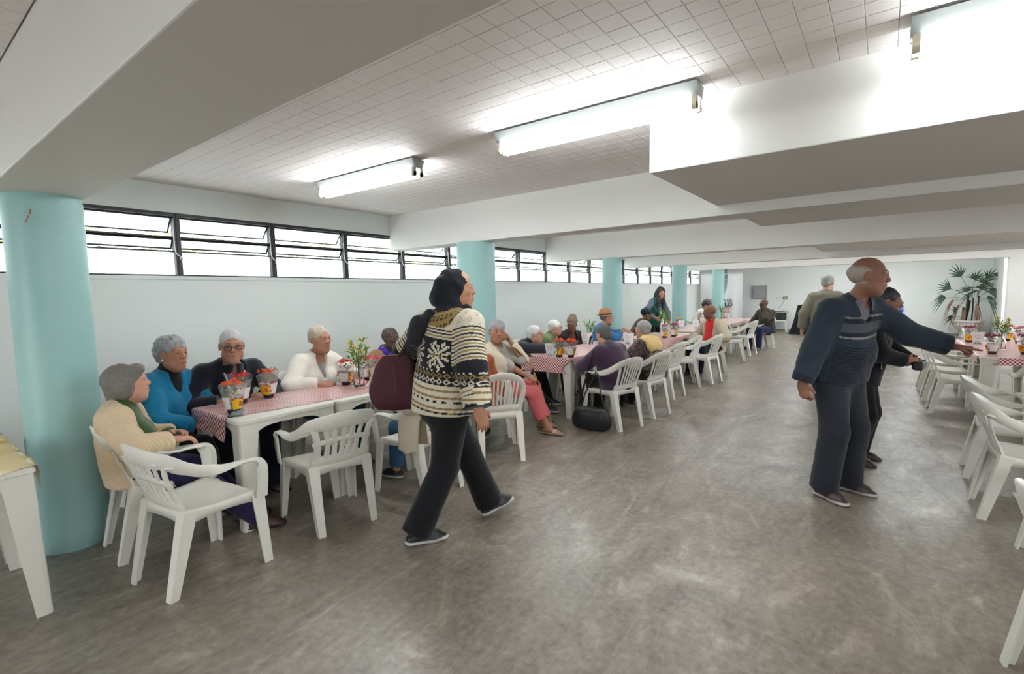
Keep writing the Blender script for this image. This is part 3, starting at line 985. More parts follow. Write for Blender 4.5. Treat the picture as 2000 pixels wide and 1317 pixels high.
# ceiling: the slab, then its cast tiles as parts (bay that the camera sees), joints recessed
mb = MB(); mb.box((XL-.2, YF-.2, ZC+.012), (XR+.2, YB+.2, ZC+.20)); ceiling = struct(mb, 'ceiling', M_JOINT)
TS = .1055
def tile_mesh(w, l):
    g, b = .0007, .0018; vs = []
    for z, q in ((.0, g+b), (b*.8, g), (.014, g)):
        vs += [(-w/2+q,-l/2+q,z),(w/2-q,-l/2+q,z),(w/2-q,l/2-q,z),(-w/2+q,l/2-q,z)]
    fs = [(3,2,1,0)]
    for k in (0,4):
        for i in range(4):
            j = (i+1)%4; fs.append((k+i,k+j,k+4+j,k+4+i))
    return vs, fs
tv, tf = tile_mesh(TS, TS)
TILE = mesh_from('ceiling_tile', tv, tf, False, [M_CEIL])
cells = []
for r in range(33):
    for c in range(67):
        x = 1.80-(c+.5)*TS; y = .862+(r+.5)*TS
        if y > 4.30: continue
        d = Vector((x, y, ZC-CAM_H)); zc = d.dot(_f)
        px, py = (d.dot(_r2)/zc*F_PX, d.dot(_u2)/zc*F_PX) if zc > .05 else (9e9, 9e9)
        vis = abs(px) < 1020 and abs(py) < 680 and not (x > -1.12 and y > 2.84)
        cells.append((-(1/zc**3) if vis else 1.0, x, y))
cells.sort()
mb = MB()
for i, (a_, x, y) in enumerate(cells):
    dz = RNG.uniform(-.0003, .0006)
    if i < 300: link('ceiling_tile', TILE, ceiling, (x, y, ZC+dz))
    else: mb.add([(p[0]+x, p[1]+y, p[2]+ZC+dz) for p in tv], tf)
for r in range(14):
    for c in range(36):
        x = -3.6+(c+.5)*TS; y = .455-(r+.5)*TS; dz = RNG.uniform(-.0003,.0006); mb.add([(p[0]+x, p[1]+y, p[2]+ZC+dz) for p in tv], tf)
mb.build('ceiling_tiles_far', M_CEIL, ceiling, kind='stuff')
# the other bays: same tiles further off, joined
mb = MB()
for y0, y1, x0 in ((.86,4.28,1.80),(YF,-1.03,XL),(4.55,8.05,XL),(8.30,11.6,XL),(11.85,15.05,XL),(15.3,YB,XL)):
    nr = max(1, int(round((y1-y0)/.31))); l = (y1-y0)/nr; n = int(round((XR-x0)/.37)); w = (XR-x0)/n
    for r in range(nr):
        for c in range(n):
            X0, X1, Y0, Y1 = x0+c*w+.004, x0+(c+1)*w-.004, y0+r*l+.004, y0+(r+1)*l-.004
            z = ZC + RNG.uniform(-.001,.002)
            mb.add([(X0,Y0,z),(X1,Y0,z),(X1,Y1,z),(X0,Y1,z),(X0,Y0,z+.016),(X1,Y0,z+.016),(X1,Y1,z+.016),(X0,Y1,z+.016)], [(3,2,1,0),(0,1,5,4),(1,2,6,5),(2,3,7,6),(3,0,4,7)])
mb.build('ceiling_tiles_beyond', M_CEIL, ceiling, kind='stuff')

# walls
WZ0, WZ1 = 1.676, 2.252          # strip of windows
mb = MB()
mb.box((XL-.18, YF-.2, 0), (XL, YB+.2, WZ0)); mb.box((XL-.18, YF-.2, WZ1), (XL, YB+.2, ZC+.05))
mb.box((XL-.18, YF-.2, WZ0), (XL, -2.62, WZ1)); mb.box((XL-.18, 17.9, WZ0), (XL, YB+.2, WZ1))
struct(mb, 'wall_left', M_WALL)
mb = MB(); mb.box((XL-.18, YB, 0), (XR+.2, YB+.18, ZC+.05)); struct(mb, 'wall_back', M_WALL)
# right side: return wall at the far end, then wide openings to the garden along the hall
mb = MB()
mb.box((2.46, 15.32, 0), (2.64, 15.6, ZC)); mb.box((2.46, 18.0, 0), (2.64, YB, ZC)); mb.box((2.46, 15.6, 2.3), (2.64, 18.0, ZC))
struct(mb, 'wall_right_end', M_WALL)
mb = MB()
mb.box((XR, YF-.2, 0), (XR+.18, 15.1, 1.35)); mb.box((XR, YF-.2, 2.25), (XR+.18, 15.1, ZC+.05))
for y in (YF-.2, .1, 4.2, 8.0, 11.6, 14.7): mb.box((XR, y, 1.35), (XR+.18, y+.4, 2.25))
struct(mb, 'wall_right', M_WALL)
mb = MB()
mb.box((XL-.18, YF-.18, 0), (-4.2, YF, ZC)); mb.box((3.6, YF-.18, 0), (XR+.18, YF, ZC)); mb.box((-4.2, YF-.18, 2.25), (3.6, YF, ZC)); mb.box((-2.2, YF-.18, 0), (3.6, YF, 2.25))
struct(mb, 'wall_front', M_WALL)
# lower lip under the windows, lintel line
mb = MB(); mb.box((XL-.18, -2.62, WZ0-.03), (XL+.012, 17.9, WZ0)); struct(mb, 'trim_1', M_WALL)
mb = MB(); mb.box((XL, YB-.012, 0), (2.46, YB, .055)); struct(mb, 'baseboard_back', simple('grey_skirting', srgb(150,144,138), .6))

# beams and boxed ducts
def beam(y0, y1, name, x1=XR, z0=ZB):
    mb = MB(); mb.box((XL+.001, y0, z0), (x1, y1, ZC+.03)); o = struct(mb, name, M_BEAM)
    b = o.modifiers.new('bevel', 'BEVEL'); b.width = .006; b.segments = 2
beam(.46, .862, 'trim_2'); beam(4.28, 4.55, 'trim_3'); beam(8.03, 8.30, 'trim_4'); beam(11.62, 11.87, 'trim_5'); beam(15.05, 15.30, 'trim_6')
beam(-3.3, -2.95, 'trim_7')
def duct(x0, y0, y1, name, z=2.139):
    mb = MB(); mb.box((x0, y0, z), (XR, y1, ZC+.03)); o = struct(mb, name, M_BEAM)
    b = o.modifiers.new('bevel', 'BEVEL'); b.width = .006; b.segments = 2
duct(-1.12, 2.838, 4.281, 'trim_8'); duct(-1.10, 4.549, 6.0, 'trim_9'); duct(-.96, 9.2, 11.0, 'trim_10')

# columns
M_COL = None
def column_material():
    m, nt, bs, out = new_mat('aqua_column_paint')
    co = texco(nt)
    n = noise(nt, co, 5, 5, .6)
    c = mixrgb(nt, n, srgb(147,189,185), srgb(159,199,195))
    # scuffs of bare plaster near the top of the shaft
    geo = nt.nodes.new('ShaderNodeSeparateXYZ'); nt.links.new(co, geo.inputs[0])
    chip = noise(nt, texco(nt, 'Object', (1,1,.6)), 26, 6, .75)
    chip = ramp(nt, chip, [(.63, (0,0,0)), (.67, (1,1,1))])
    zz = ramp(nt, geo.outputs['Z'], [(.0, (0,0,0)), (1.0, (0,0,0))])
    mask = nt.nodes.new('ShaderNodeMapRange'); mask.inputs[1].default_value = 1.70; mask.inputs[2].default_value = 1.98
    nt.links.new(geo.outputs['Z'], mask.inputs[0])
    ym = nt.nodes.new('ShaderNodeMapRange'); ym.inputs[1].default_value = .10; ym.inputs[2].default_value = .04
    nt.links.new(mathn(nt,'ABSOLUTE',mathn(nt,'ADD',geo.outputs['Y'],-.01)), ym.inputs[0])
    xm = mathn(nt, 'GREATER_THAN', geo.outputs['X'], .05)
    f = mathn(nt,'MULTIPLY',mathn(nt,'MULTIPLY',mathn(nt,'MULTIPLY',chip, mask.outputs[0]), ym.outputs[0]), xm)
    c = mixrgb(nt, f, c, srgb(215,222,216))
    low = nt.nodes.new('ShaderNodeMapRange'); low.inputs[1].default_value = .12; low.inputs[2].default_value = .0
    nt.links.new(geo.outputs['Z'], low.inputs[0])
    low_mottle = mathn(nt,'MULTIPLY',mathn(nt,'MULTIPLY',low.outputs[0], noise(nt,co,18,5)), .5)  # mottled darker tone towards the foot of the shaft
    c = mixrgb(nt, low_mottle, c, srgb(70,90,90))
    nt.links.new(c, bs.inputs['Base Color'])
    bs.inputs['Roughness'].default_value = .42
    bump(nt, bs, noise(nt, co, 70, 3), .12, .003)
    return m
M_COL = column_material()
def column(x, y, r, label):
    o = empty('column', (x, y, 0), 0, label, 'column', 'aqua columns along the windows')
    mb = MB(); mb.lathe([(r, .0), (r, ZB-.028)], 64); mb.build('shaft', M_COL, o, smooth=True)
    mb = MB(); mb.lathe([(r*.985, ZB-.028), (r*.985, ZB+.002)], 64); mb.build('neck', M_COL, o, smooth=True)
    return o
c1 = column(-3.90, .69, .178, 'aqua painted round column with chipped paint at its top, beside the elderly lady in cream')
column(-3.85, 4.42, .225, 'aqua round column right behind the woman in the black headscarf')
column(-3.87, 8.10, .175, 'aqua round column behind the man in the straw hat')
column(-3.87, 11.72, .168, 'aqua round column behind the woman in the green waistcoat')
column(-3.87, 15.12, .168, 'aqua round column hiding part of the printed banner')
mb = MB(); mb.tube([(.165,-.085,1.935),(.172,-.082,1.96)], .003, 6); mb.tube([(.166,-.088,1.93),(.170,-.108,1.885)], .0022, 6)
mb.build('rusty_nail', simple('rust', srgb(190,90,60), .7), c1)
mb = MB(); mb.box((2.14, 15.06, 0), (2.42, 15.29, ZB+.002)); o = mb.build('square_pillar', M_BEAM, None)
tag(o, 'white square pillar at the far right end under the last beam', 'pillar')

# ------------------------------------------------------------------ strip of windows
M_FRAME = simple('window_black_steel', srgb(46,46,52), .5, var=.15)
M_WHITE_HANDLE = simple('white_enamel', srgb(225,225,222), .4)
def pane_material():
    m = bpy.data.materials.new('frosted_glass'); m.use_nodes = True; nt = m.node_tree; nt.nodes.clear()
    out = nt.nodes.new('ShaderNodeOutputMaterial'); tr = nt.nodes.new('ShaderNodeBsdfTranslucent'); gl = nt.nodes.new('ShaderNodeBsdfGlossy'); tp = nt.nodes.new('ShaderNodeBsdfTransparent')
    tr.inputs[0].default_value = (.93,.97,.98,1); gl.inputs['Roughness'].default_value = .25; tp.inputs[0].default_value = (.95,.98,.98,1)
    m1 = nt.nodes.new('ShaderNodeMixShader'); m1.inputs[0].default_value = .05
    m2 = nt.nodes.new('ShaderNodeMixShader'); m2.inputs[0].default_value = .45
    nt.links.new(tr.outputs[0], m2.inputs[1]); nt.links.new(tp.outputs[0], m2.inputs[2])
    nt.links.new(m2.outputs[0], m1.inputs[1]); nt.links.new(gl.outputs[0], m1.inputs[2]); nt.links.new(m1.outputs[0], out.inputs[0])
    return m
M_PANE = pane_material()
DY = .893; WN = 23
Z1, Z2 = 2.035, 1.905            # rails between the three rows
wparts = {}
def wpart(name, build, mat):
    if name not in wparts:
        mb = MB(); build(mb); wparts[name] = mb.mesh(name.split('|')[0], mat, False)
    return wparts[name]
def window(n, y0, open_deg, first, mull=.034):
    o = empty('window_%d' % n, (XL-.06, y0, 0)); o['kind'] = 'structure'
    W = DY
    link('top_rail', wpart('top_rail', lambda b: b.box((-.03,0,WZ1-.030),(.05,W,WZ1)), M_FRAME), o)
    link('bottom_rail', wpart('bottom_rail', lambda b: b.box((-.03,0,WZ0),(.05,W,WZ0+.014)), M_FRAME), o)
    link('mullion', wpart('mullion|%.3f' % mull, lambda b: (b.box((-.03,-mull/2,WZ0),(.05,mull/2,WZ1)), b.box((.0501,-mull*.18,WZ0),(.056,mull*.18,WZ1))), M_FRAME), o)
    for z in (Z1, Z2):
        link('transom', wpart('transom|%.3f' % z, lambda b: b.box((-.02,.01,z-.0065),(.03,W-.01,z+.0065)), M_FRAME), o)
    link('pane', wpart('pane|low', lambda b: b.box((-.003,.015,WZ0+.012),(.003,W-.015,Z2-.008)), M_PANE), o)
    for zt, hgt in ((WZ1-.030, WZ1-.030-Z1-.012), (Z1-.010, Z1-Z2-.022)):
        y_a, y_b = .022, W-.022
        def sash(b):
            t = .008
            b.box((-t,y_a,-.014),(t,y_b,0)); b.box((-t,y_a,-hgt),(t,y_b,-hgt+.014)); b.box((-t,y_a,-hgt),(t,y_a+.013,0)); b.box((-t,y_b-.013,-hgt),(t,y_b,0))
        s = link('sash', wpart('sash|%.3f' % hgt, sash, M_FRAME), o, (0,0,zt))
        s.rotation_euler = (0, math.radians(open_deg*(1 if zt > 2.1 else .8)), 0)
        link('pane', wpart('pane|%.3f' % hgt, lambda b: b.box((-.003,y_a+.011,-hgt+.012),(.003,y_b-.011,-.012)), M_PANE), s)
    def handle(b):
        b.tube([(.055,-.035,Z2+.20),(.06,-.035,Z2+.05),(.065,-.03,Z2-.01),(.080,-.02,Z2-.035),(.085,.005,Z2-.055)], .0055, 6)
        b.tube([(.085,.005,Z2-.055),(.085,.016,Z2-.068),(.085,.010,Z2-.082),(.085,-.004,Z2-.074),(.085,.005,Z2-.055)], .0045, 6)
    link('latch_handle', wpart('latch_handle', handle, M_WHITE_HANDLE), o)
opens = {3:40, 4:40, 5:42, 6:43, 7:44, 8:42, 9:0, 10:46, 11:52, 12:52, 13:50, 14:52, 15:0, 16:50, 17:50, 18:0, 19:48, 20:50, 21:50}
for i in range(WN):
    y0 = 1.83 - 5*DY + i*DY
    window(i+1, y0, opens.get(i, 42), i == 0, .05 if i in (4,5,6,7,8,9) else .034)

# ------------------------------------------------------------------ outside: ground and trees seen through the window gaps
mb = MB(); mb.box((-40, -30, -.14), (XL-.18, 45, -.02)); mb.box((XR+.18, -30, -.14), (40, 45, -.02)); mb.box((XL-.18, -30, -.14), (XR+.18, YF-.2, -.02))
o = struct(mb, 'ground_outside', simple('pale_paving', srgb(175,172,165), .8))
M_LEAF = simple('tree_leaf', srgb(176,196,120), .6, var=.4, nscale=3)
M_BARK = simple('tree_bark', srgb(90,75,62), .9)
def tree(x, y, h, r, n, label):
    o = empty('tree', (x, y, -.02), 0, label, 'tree', 'trees outside the strip of windows')
    mb = MB(); mb.tube([(0,0,0),(.03,.02,h*.35),(0,.05,h*.7)], .08, 8, rs=[.09,.07,.03]); mb.build('trunk', M_BARK, o, smooth=True)
    rng = np.random.RandomState(int(y*10)+5)
    vs = []; fs = []
    for i in range(n):
        p = rng.normal(size=3); p = p/np.linalg.norm(p)*rng.uniform(.4,1)**.5*np.array([r,r*1.25,r*.8]) + np.array([0,0,h*.62])
        a = rng.normal(size=3); a /= np.linalg.norm(a); b = np.cross(a, rng.normal(size=3)); b /= np.linalg.norm(b)
        l, w = rng.uniform(.06,.11), .03
        k = len(vs); vs += [p-a*l/2, p+b*w, p+a*l/2, p-b*w]; fs.append((k,k+1,k+2,k+3))
    o2 = link('foliage', mesh_from('foliage', vs, fs, False, [M_LEAF]), o); o2['kind'] = 'stuff'
TREES = ((-9.4,2.2,3.3,'tree outside the first window bays, nearest to the viewer'),(-9.2,6.6,3.1,'tree outside the bays left of the second aqua column'),(-10.2,11.2,3.6,'tree outside the window bays between the second and third columns'),(-9.6,15.9,3.2,'tree outside the window bays by the third column'),(-10.4,21.0,3.6,'tree outside beyond the fourth column'),(-9.6,26.5,3.3,'tree outside past the far end of the windows'))
for x, y, h, l in TREES: tree(x, y, h, 1.5, 2600, 'leafy '+l)

# ------------------------------------------------------------------ fluorescent lamps
M_LAMPBOX = simple('lamp_white_steel', srgb(158,164,162), .45, var=.03)
M_SOCKET = simple('lamp_socket', srgb(220,212,190), .5)
def tube_mat():
    m = bpy.data.materials.new('lit_tube'); m.use_nodes = True; nt = m.node_tree; nt.nodes.clear()
    out = nt.nodes.new('ShaderNodeOutputMaterial'); em = nt.nodes.new('ShaderNodeEmission')
    em.inputs[0].default_value = (.95,1.0,1.02,1); em.inputs[1].default_value = TUBE_STRENGTH
    nt.links.new(em.outputs[0], out.inputs[0]); return m
M_TUBE = tube_mat()
def lamp(x, y, label, rot=0.0):
    L = 1.27
    o = empty('ceiling_lamp', (x, y, ZC), rot, label, 'lamp', 'fluorescent lamps on the ceiling')
    if not wparts.get('housing'):
        mb = MB(); vs = []
        for xx in (-L/2, L/2): vs += [(xx,-.065,-.012),(xx,.065,-.012),(xx,.035,-.078),(xx,-.035,-.078)]
        mb.add(vs, [(0,3,2,1),(4,5,6,7),(0,1,5,4),(1,2,6,5),(2,3,7,6),(3,0,4,7)])
        wparts['housing'] = mb.mesh('housing', M_LAMPBOX, False)
        mb = MB(); mb.tube([(-L/2+.03,0,0),(L/2-.03,0,0)], .0165, 14); wparts['tube'] = mb.mesh('lit_tube', M_TUBE, True)
        mb = MB(); mb.box((-.012,-.014,-.028),(.012,.014,.035)); mb.tube([(-.010,0,-.012),(.012,0,-.012)], .020, 12); wparts['sock'] = mb.mesh('socket', M_SOCKET, False)
    link('housing', wparts['housing'], o)
    for yy in (-.034, .034):
        link('tube', wparts['tube'], o, (0, yy, -.122))
        for xx in (-L/2+.018, L/2-.018): link('socket', wparts['sock'], o, (xx, yy, -.110))
    return o
lamp(-3.50, 2.645, 'white twin fluorescent ceiling lamp over the seated group, first from the windows', .012)
lamp(-1.41, 2.625, 'white twin fluorescent ceiling lamp beside the corner of the boxed duct', .012)
lamp(.68, 2.60, 'white twin fluorescent ceiling lamp at the upper right, cut by the picture edge', .012)
for y in (5.9, 9.0, 13.3, 16.0, 17.4):  # row just past the fifth beam is added to brighten the back wall
    for x in (-3.5, -1.41, .68, 2.77):
        if not (y > 17 and x < -3): lamp(x, y, 'fluorescent ceiling lamp hidden behind the %s beam, %s from the windows' % ({5.9:'second',9.0:'third',13.3:'fourth',16.0:'fifth beam, added to brighten the wall past that',17.4:'last'}[y], {-3.5:'first',-1.41:'second',.68:'third',2.77:'fourth'}[x]))
for x in (.68, 2.77): lamp(x, -1.4, 'unseen ceiling lamp added behind the viewer to brighten the first beam, %s from the windows' % {-3.5:'first',-1.41:'second',.68:'third',2.77:'fourth'}[x])  # lamps added out of view, they lift the beam fronts
lamp(2.77, 2.60, 'fluorescent ceiling lamp at the far right of the first bay')
# ------------------------------------------------------------------ white plastic furniture
def plastic(name, col, rough=.38):
    m, nt, bs, out = new_mat(name)
    co = texco(nt)
    n = noise(nt, co, 9, 5, .65)
    c = mixrgb(nt, n, tuple(x*.90 for x in col), col)
    d = ramp(nt, noise(nt, co, 34, 6, .75), [(.60, (0,0,0)), (.72, (1,1,1))])
    c = mixrgb(nt, mathn(nt,'MULTIPLY',d,.22), c, srgb(150,142,130))
    nt.links.new(c, bs.inputs['Base Color']); bs.inputs['Roughness'].default_value = rough
    bs.inputs['Specular IOR Level'].default_value = .4
    bump(nt, bs, noise(nt, co, 120, 2), .05, .002)
    return m
M_PLAST = plastic('white_plastic', srgb(228,225,214))
M_PLAST2 = plastic('warm_white_plastic', srgb(232,224,212))

def catmull(P, n=6):
    P = [np.asarray(p, float) for p in P]; out = []
    for i in range(len(P)-1):
        p0 = P[max(i-1,0)]; p1 = P[i]; p2 = P[i+1]; p3 = P[min(i+2,len(P)-1)]
        for j in range(n):
            t = j/n
            out.append(.5*((2*p1)+(-p0+p2)*t+(2*p0-5*p1+4*p2-p3)*t*t+(-p0+3*p1-3*p2+p3)*t**3))
    out.append(P[-1]); return out

def strip(mb, pts, wdir, w, t, nsec=8):
    """flat strip: pts centre line, wdir list of width directions, w list of widths, t thickness; rounded section"""
    secs = []
    n = len(pts)
    for i, p in enumerate(pts):
        a = pts[max(i-1,0)]; b = pts[min(i+1,n-1)]
        tan = nrm(b-a); x = np.asarray(wdir[i], float); x = nrm(x - tan*(x@tan)); y = np.cross(tan, x)
        ww = w[i]/2; tt = t/2; c = tt*.8
        secs.append([p+x*a_+y*b_ for a_, b_ in ((-ww,-tt+c),(-ww+c,-tt),(ww-c,-tt),(ww,-tt+c),(ww,tt-c),(ww-c,tt),(-ww+c,tt),(-ww,tt-c))])
    mb.sweep(pts, secs)

def lleg(mb, top, bot, w0, w1, t, sx, sy):
    """L-section leg; the two flanges face outwards (sx, sy)"""
    secs = []
    for f in np.linspace(0, 1, 5):
        p = np.asarray(top)*(1-f) + np.asarray(bot)*f; w = w0*(1-f)+w1*f
        L = [(0,0),(w,0),(w,t),(t,t),(t,w),(0,w)]
        pp = [p + np.array([-sx*x, -sy*y, 0]) for x, y in L]
        if sx*sy < 0: pp = pp[::-1]
        secs.append(pp)
    mb.sweep(None, secs[::-1])

SEAT = .405
def back_y(x, z):
    f = (z-SEAT)/.34
    return -.175 - .125*f + .28*x*x*(1.0+.3*f)

def chair_parts(kind):
    """returns list of (part name, mesh)"""
    parts = []
    mat = M_PLAST2 if kind == 'bistro' else M_PLAST
    arms = kind != 'bistro'
    # seat
    nx, ny = 16, 14; vs = []; fs = []
    for j in range(ny+1):
        v = j/ny; y = -.185+.40*v
        hw = .195+.040*v
        for i in range(nx+1):
            u = -1+2*i/nx; x = u*hw
            z = SEAT + .012*(u*u)**1.5 - .012*math.sin(PI*min(v*1.15,1)) + .010*(1-v)
            if v > .86: z -= .030*((v-.86)/.14)**2
            yy = y - .020*(u*u)*(v > .5)*((v-.5)/.5)
            vs.append((x,yy,z))
    for j in range(ny):
        for i in range(nx):
            a = j*(nx+1)+i; fs.append((a,a+1,a+nx+2,a+nx+1))
    # skirt
    ring = [i for i in range(nx+1)] + [(j+1)*(nx+1)+nx for j in range(ny)] + [ny*(nx+1)+nx-1-i for i in range(nx)] + [(ny-1-j)*(nx+1) for j in range(ny-1)]
    base = len(vs)
    for r in ring:
        x, y, z = vs[r]; vs.append((x*1.012, y+(.006 if y > 0 else -.004), z-.012))
    b2 = len(vs)
    for r in ring:
        x, y, z = vs[r]
        arch = .048 - .020*(math.sin(PI*(x/.235+1)/2) if abs(y) > .15 else math.sin(PI*min(max((y+.18)/.38,0),1)))
        vs.append((x*1.018, y+(.008 if y > 0 else -.005), SEAT-arch-.008))
    m = len(ring)
    for i in range(m):
        j = (i+1)%m
        fs.append((ring[j],ring[i],base+i,base+j)); fs.append((base+j,base+i,b2+i,b2+j))
    parts.append(('seat', mesh_from('seat', vs, fs, True, [mat]), 'solid'))
    # legs
    for sx in (1,-1):
        mb = MB(); lleg(mb, (sx*.243, .205, SEAT-.012), (sx*.262, .222, 0), .070, .046, .010, sx, 1); parts.append(('leg', mb.mesh('leg', mat, False), None))
        mb = MB(); lleg(mb, (sx*.205, -.190, SEAT+.010), (sx*.190 if kind != 'bistro' else sx*.20, -.272, 0), .066, .042, .010, sx, -1); parts.append(('leg', mb.mesh('leg', mat, False), None))
    if arms:
        top = .735 if kind == 'fan' else .75
        H = [(.250,.185,SEAT-.03),(.260,.190,.48),(.264,.183,.555),(.264,.150,.592),(.263,.090,.603),(.260,-.020,.602),(.252,-.110,.615),(.232,-.185,.650),(.188,-.245,.700),(.105,-.284,top-.012),(0,-.296,top)]
        right = catmull(H, 5); n = len(right)
        for sx in (1,-1):
            pts = [p*np.array([sx,1,1]) for p in right[:37]]
            wd = []; ww = []
            for i in range(len(pts)):
                f = i/(n-1)
                if f < .2: d = V3(0,1,0); w = .066
                elif f < .32: d = nrm(V3(-sx*.9,.35,0)*(f-.2)/.12 + V3(0,1,0)*(1-(f-.2)/.12)); w = .060
                else:
                    g = min(max((f-.40)/.24, 0), 1); g = g*g*(3-2*g)
                    d = V3(-sx,0,0)*(1-g) + V3(0,-.22,1)*g; w = .052+.008*g
                wd.append(d); ww.append(w)
            mb = MB(); strip(mb, pts, wd, ww, .013); parts.append(('armrest', mb.mesh('armrest', mat, True), 'smooth'))
        # top rail of the back
        rr = right[34:]
        pts = [p for p in rr] + [p*np.array([-1,1,1]) for p in rr[::-1][1:]]
        wd = [V3(0,-.22,1)]*len(pts); ww = [.060+(.045 if kind == 'fan' else .008)*math.sin(PI*i/(len(pts)-1)) for i in range(len(pts))]
        mb = MB(); strip(mb, [p-V3(0,-.006,.026)*(math.sin(PI*i/(len(pts)-1)) if kind == 'fan' else .3*math.sin(PI*i/(len(pts)-1))) for i, p in enumerate(pts)], wd, ww, .013); parts.append(('back_rail', mb.mesh('back_rail', mat, True), 'smooth'))
        # lower panel and side strips of the back
        def hpt(x, z): return V3(x, back_y(x, z), z)
        mb = MB()
        xs = np.linspace(-.185,.185,15)
        strip(mb, [hpt(x, SEAT+.035) for x in xs], [V3(0,-.3,1)]*15, [.075]*15, .011)
        parts.append(('lower_panel', mb.mesh('lower_panel', mat, True), 'smooth'))
        def slat(xa, xb, bow, w, z0=SEAT+.055, z1=None):
            z1 = top-.045 if z1 is None else z1
            zs = np.linspace(z0, z1, 9); pts = []; ws = []
            for i, z in enumerate(zs):
                f = i/8; x = xa*(1-f)+xb*f + bow*math.sin(PI*f)
                zz = min(z, top-.035-.9*x*x*1.0)
                p_ = hpt(x, zz)
                if f > .45:      # the top runs into the rail
                    rp = min(right[26:], key=lambda q: abs(q[0]-abs(x))); g_ = ((f-.45)/.55)**2
                    p_ = p_*(1-g_) + V3(x, rp[1]+.004, rp[2]-.028)*g_
                pts.append(p_); ws.append(w*(1+.25*(2*abs(f-.5))**3))
            mb = MB(); strip(mb, pts, [V3(1,.3*pts[0][0],0)]*9, ws, .009)
            parts.append(('slat', mb.mesh('slat', mat, True), 'smooth'))
        if kind == 'fan':
            for xa, xb, bow in ((-.155,-.205,.02),(-.095,-.140,.018),(-.048,-.070,.008),(0,0,0),(.048,.070,-.008),(.095,.140,-.018),(.155,.205,-.02)):
                slat(xa, xb, bow, .031 if abs(xa) < .15 else .042)
            mb = MB(); xs = np.linspace(-.185,.185,15); strip(mb, [hpt(x, SEAT+.175-.6*x*x) for x in xs], [V3(0,-.3,1)]*15, [.036]*15, .010)
            parts.append(('cross_band', mb.mesh('cross_band', mat, True), 'smooth'))
        else:
            for x in (-.165,-.105,-.063,-.021,.021,.063,.105,.165):
                slat(x*.93, x*1.05, 0, .022 if abs(x) < .15 else .036)
    else:
        # armless cafe chair: rounded slatted back
        def hpt(x, z): return V3(x, back_y(x, z)*1.0, z)
        arc = catmull([hpt(.175,SEAT-.005),hpt(.192,.50),hpt(.208,.60),hpt(.190,.685),hpt(.12,.745),hpt(0,.768),hpt(-.12,.745),hpt(-.190,.685),hpt(-.208,.60),hpt(-.192,.50),hpt(-.175,SEAT-.005)], 4)
        mb = MB(); wd = []; ww = []
        for i, p in enumerate(arc):
            wd.append(nrm(V3(-p[0], .1, .62-p[2])+V3(1e-4,0,0))); ww.append(.046+.034*max(0,(p[2]-.66)/.1))
        strip(mb, [p + nrm(w_)*.010 for p, w_ in zip(arc, wd)], wd, ww, .012); parts.append(('back_frame', mb.mesh('back_frame', mat, True), 'smooth'))
        mb = MB(); xs = np.linspace(-.165,.165,13); strip(mb, [hpt(x, SEAT+.055) for x in xs], [V3(0,-.3,1)]*13, [.06]*13, .011); parts.append(('lower_panel', mb.mesh('lower_panel', mat, True), 'smooth'))
        for k in range(9):
            x = -.128+.032*k; zs = np.linspace(SEAT+.07, .725-1.4*x*x, 7)
            mb = MB(); strip(mb, [hpt(x*(1+.12*i/6), z) for i, z in enumerate(zs)], [V3(1,0,0)]*7, [.017]*7, .009); parts.append(('slat', mb.mesh('slat', mat, True), 'smooth'))
    return parts

CHAIRS = {}
def chair(kind, x, y, az, label, group='white plastic chairs'):
    if kind not in CHAIRS:
        CHAIRS[kind] = chair_parts(kind)
        for nm, me, md in CHAIRS[kind]:
            if md == 'smooth': me.set_sharp_from_angle(angle=.9)
    o = empty('plastic_chair', (x, y, 0), -math.radians(az), label, 'chair', group)
    for nm, me, md in CHAIRS[kind]:
        p = link(nm, me, o)
        if md == 'solid':
            m = p.modifiers.new('t', 'SOLIDIFY'); m.thickness = .007; m.offset = -1
    return o

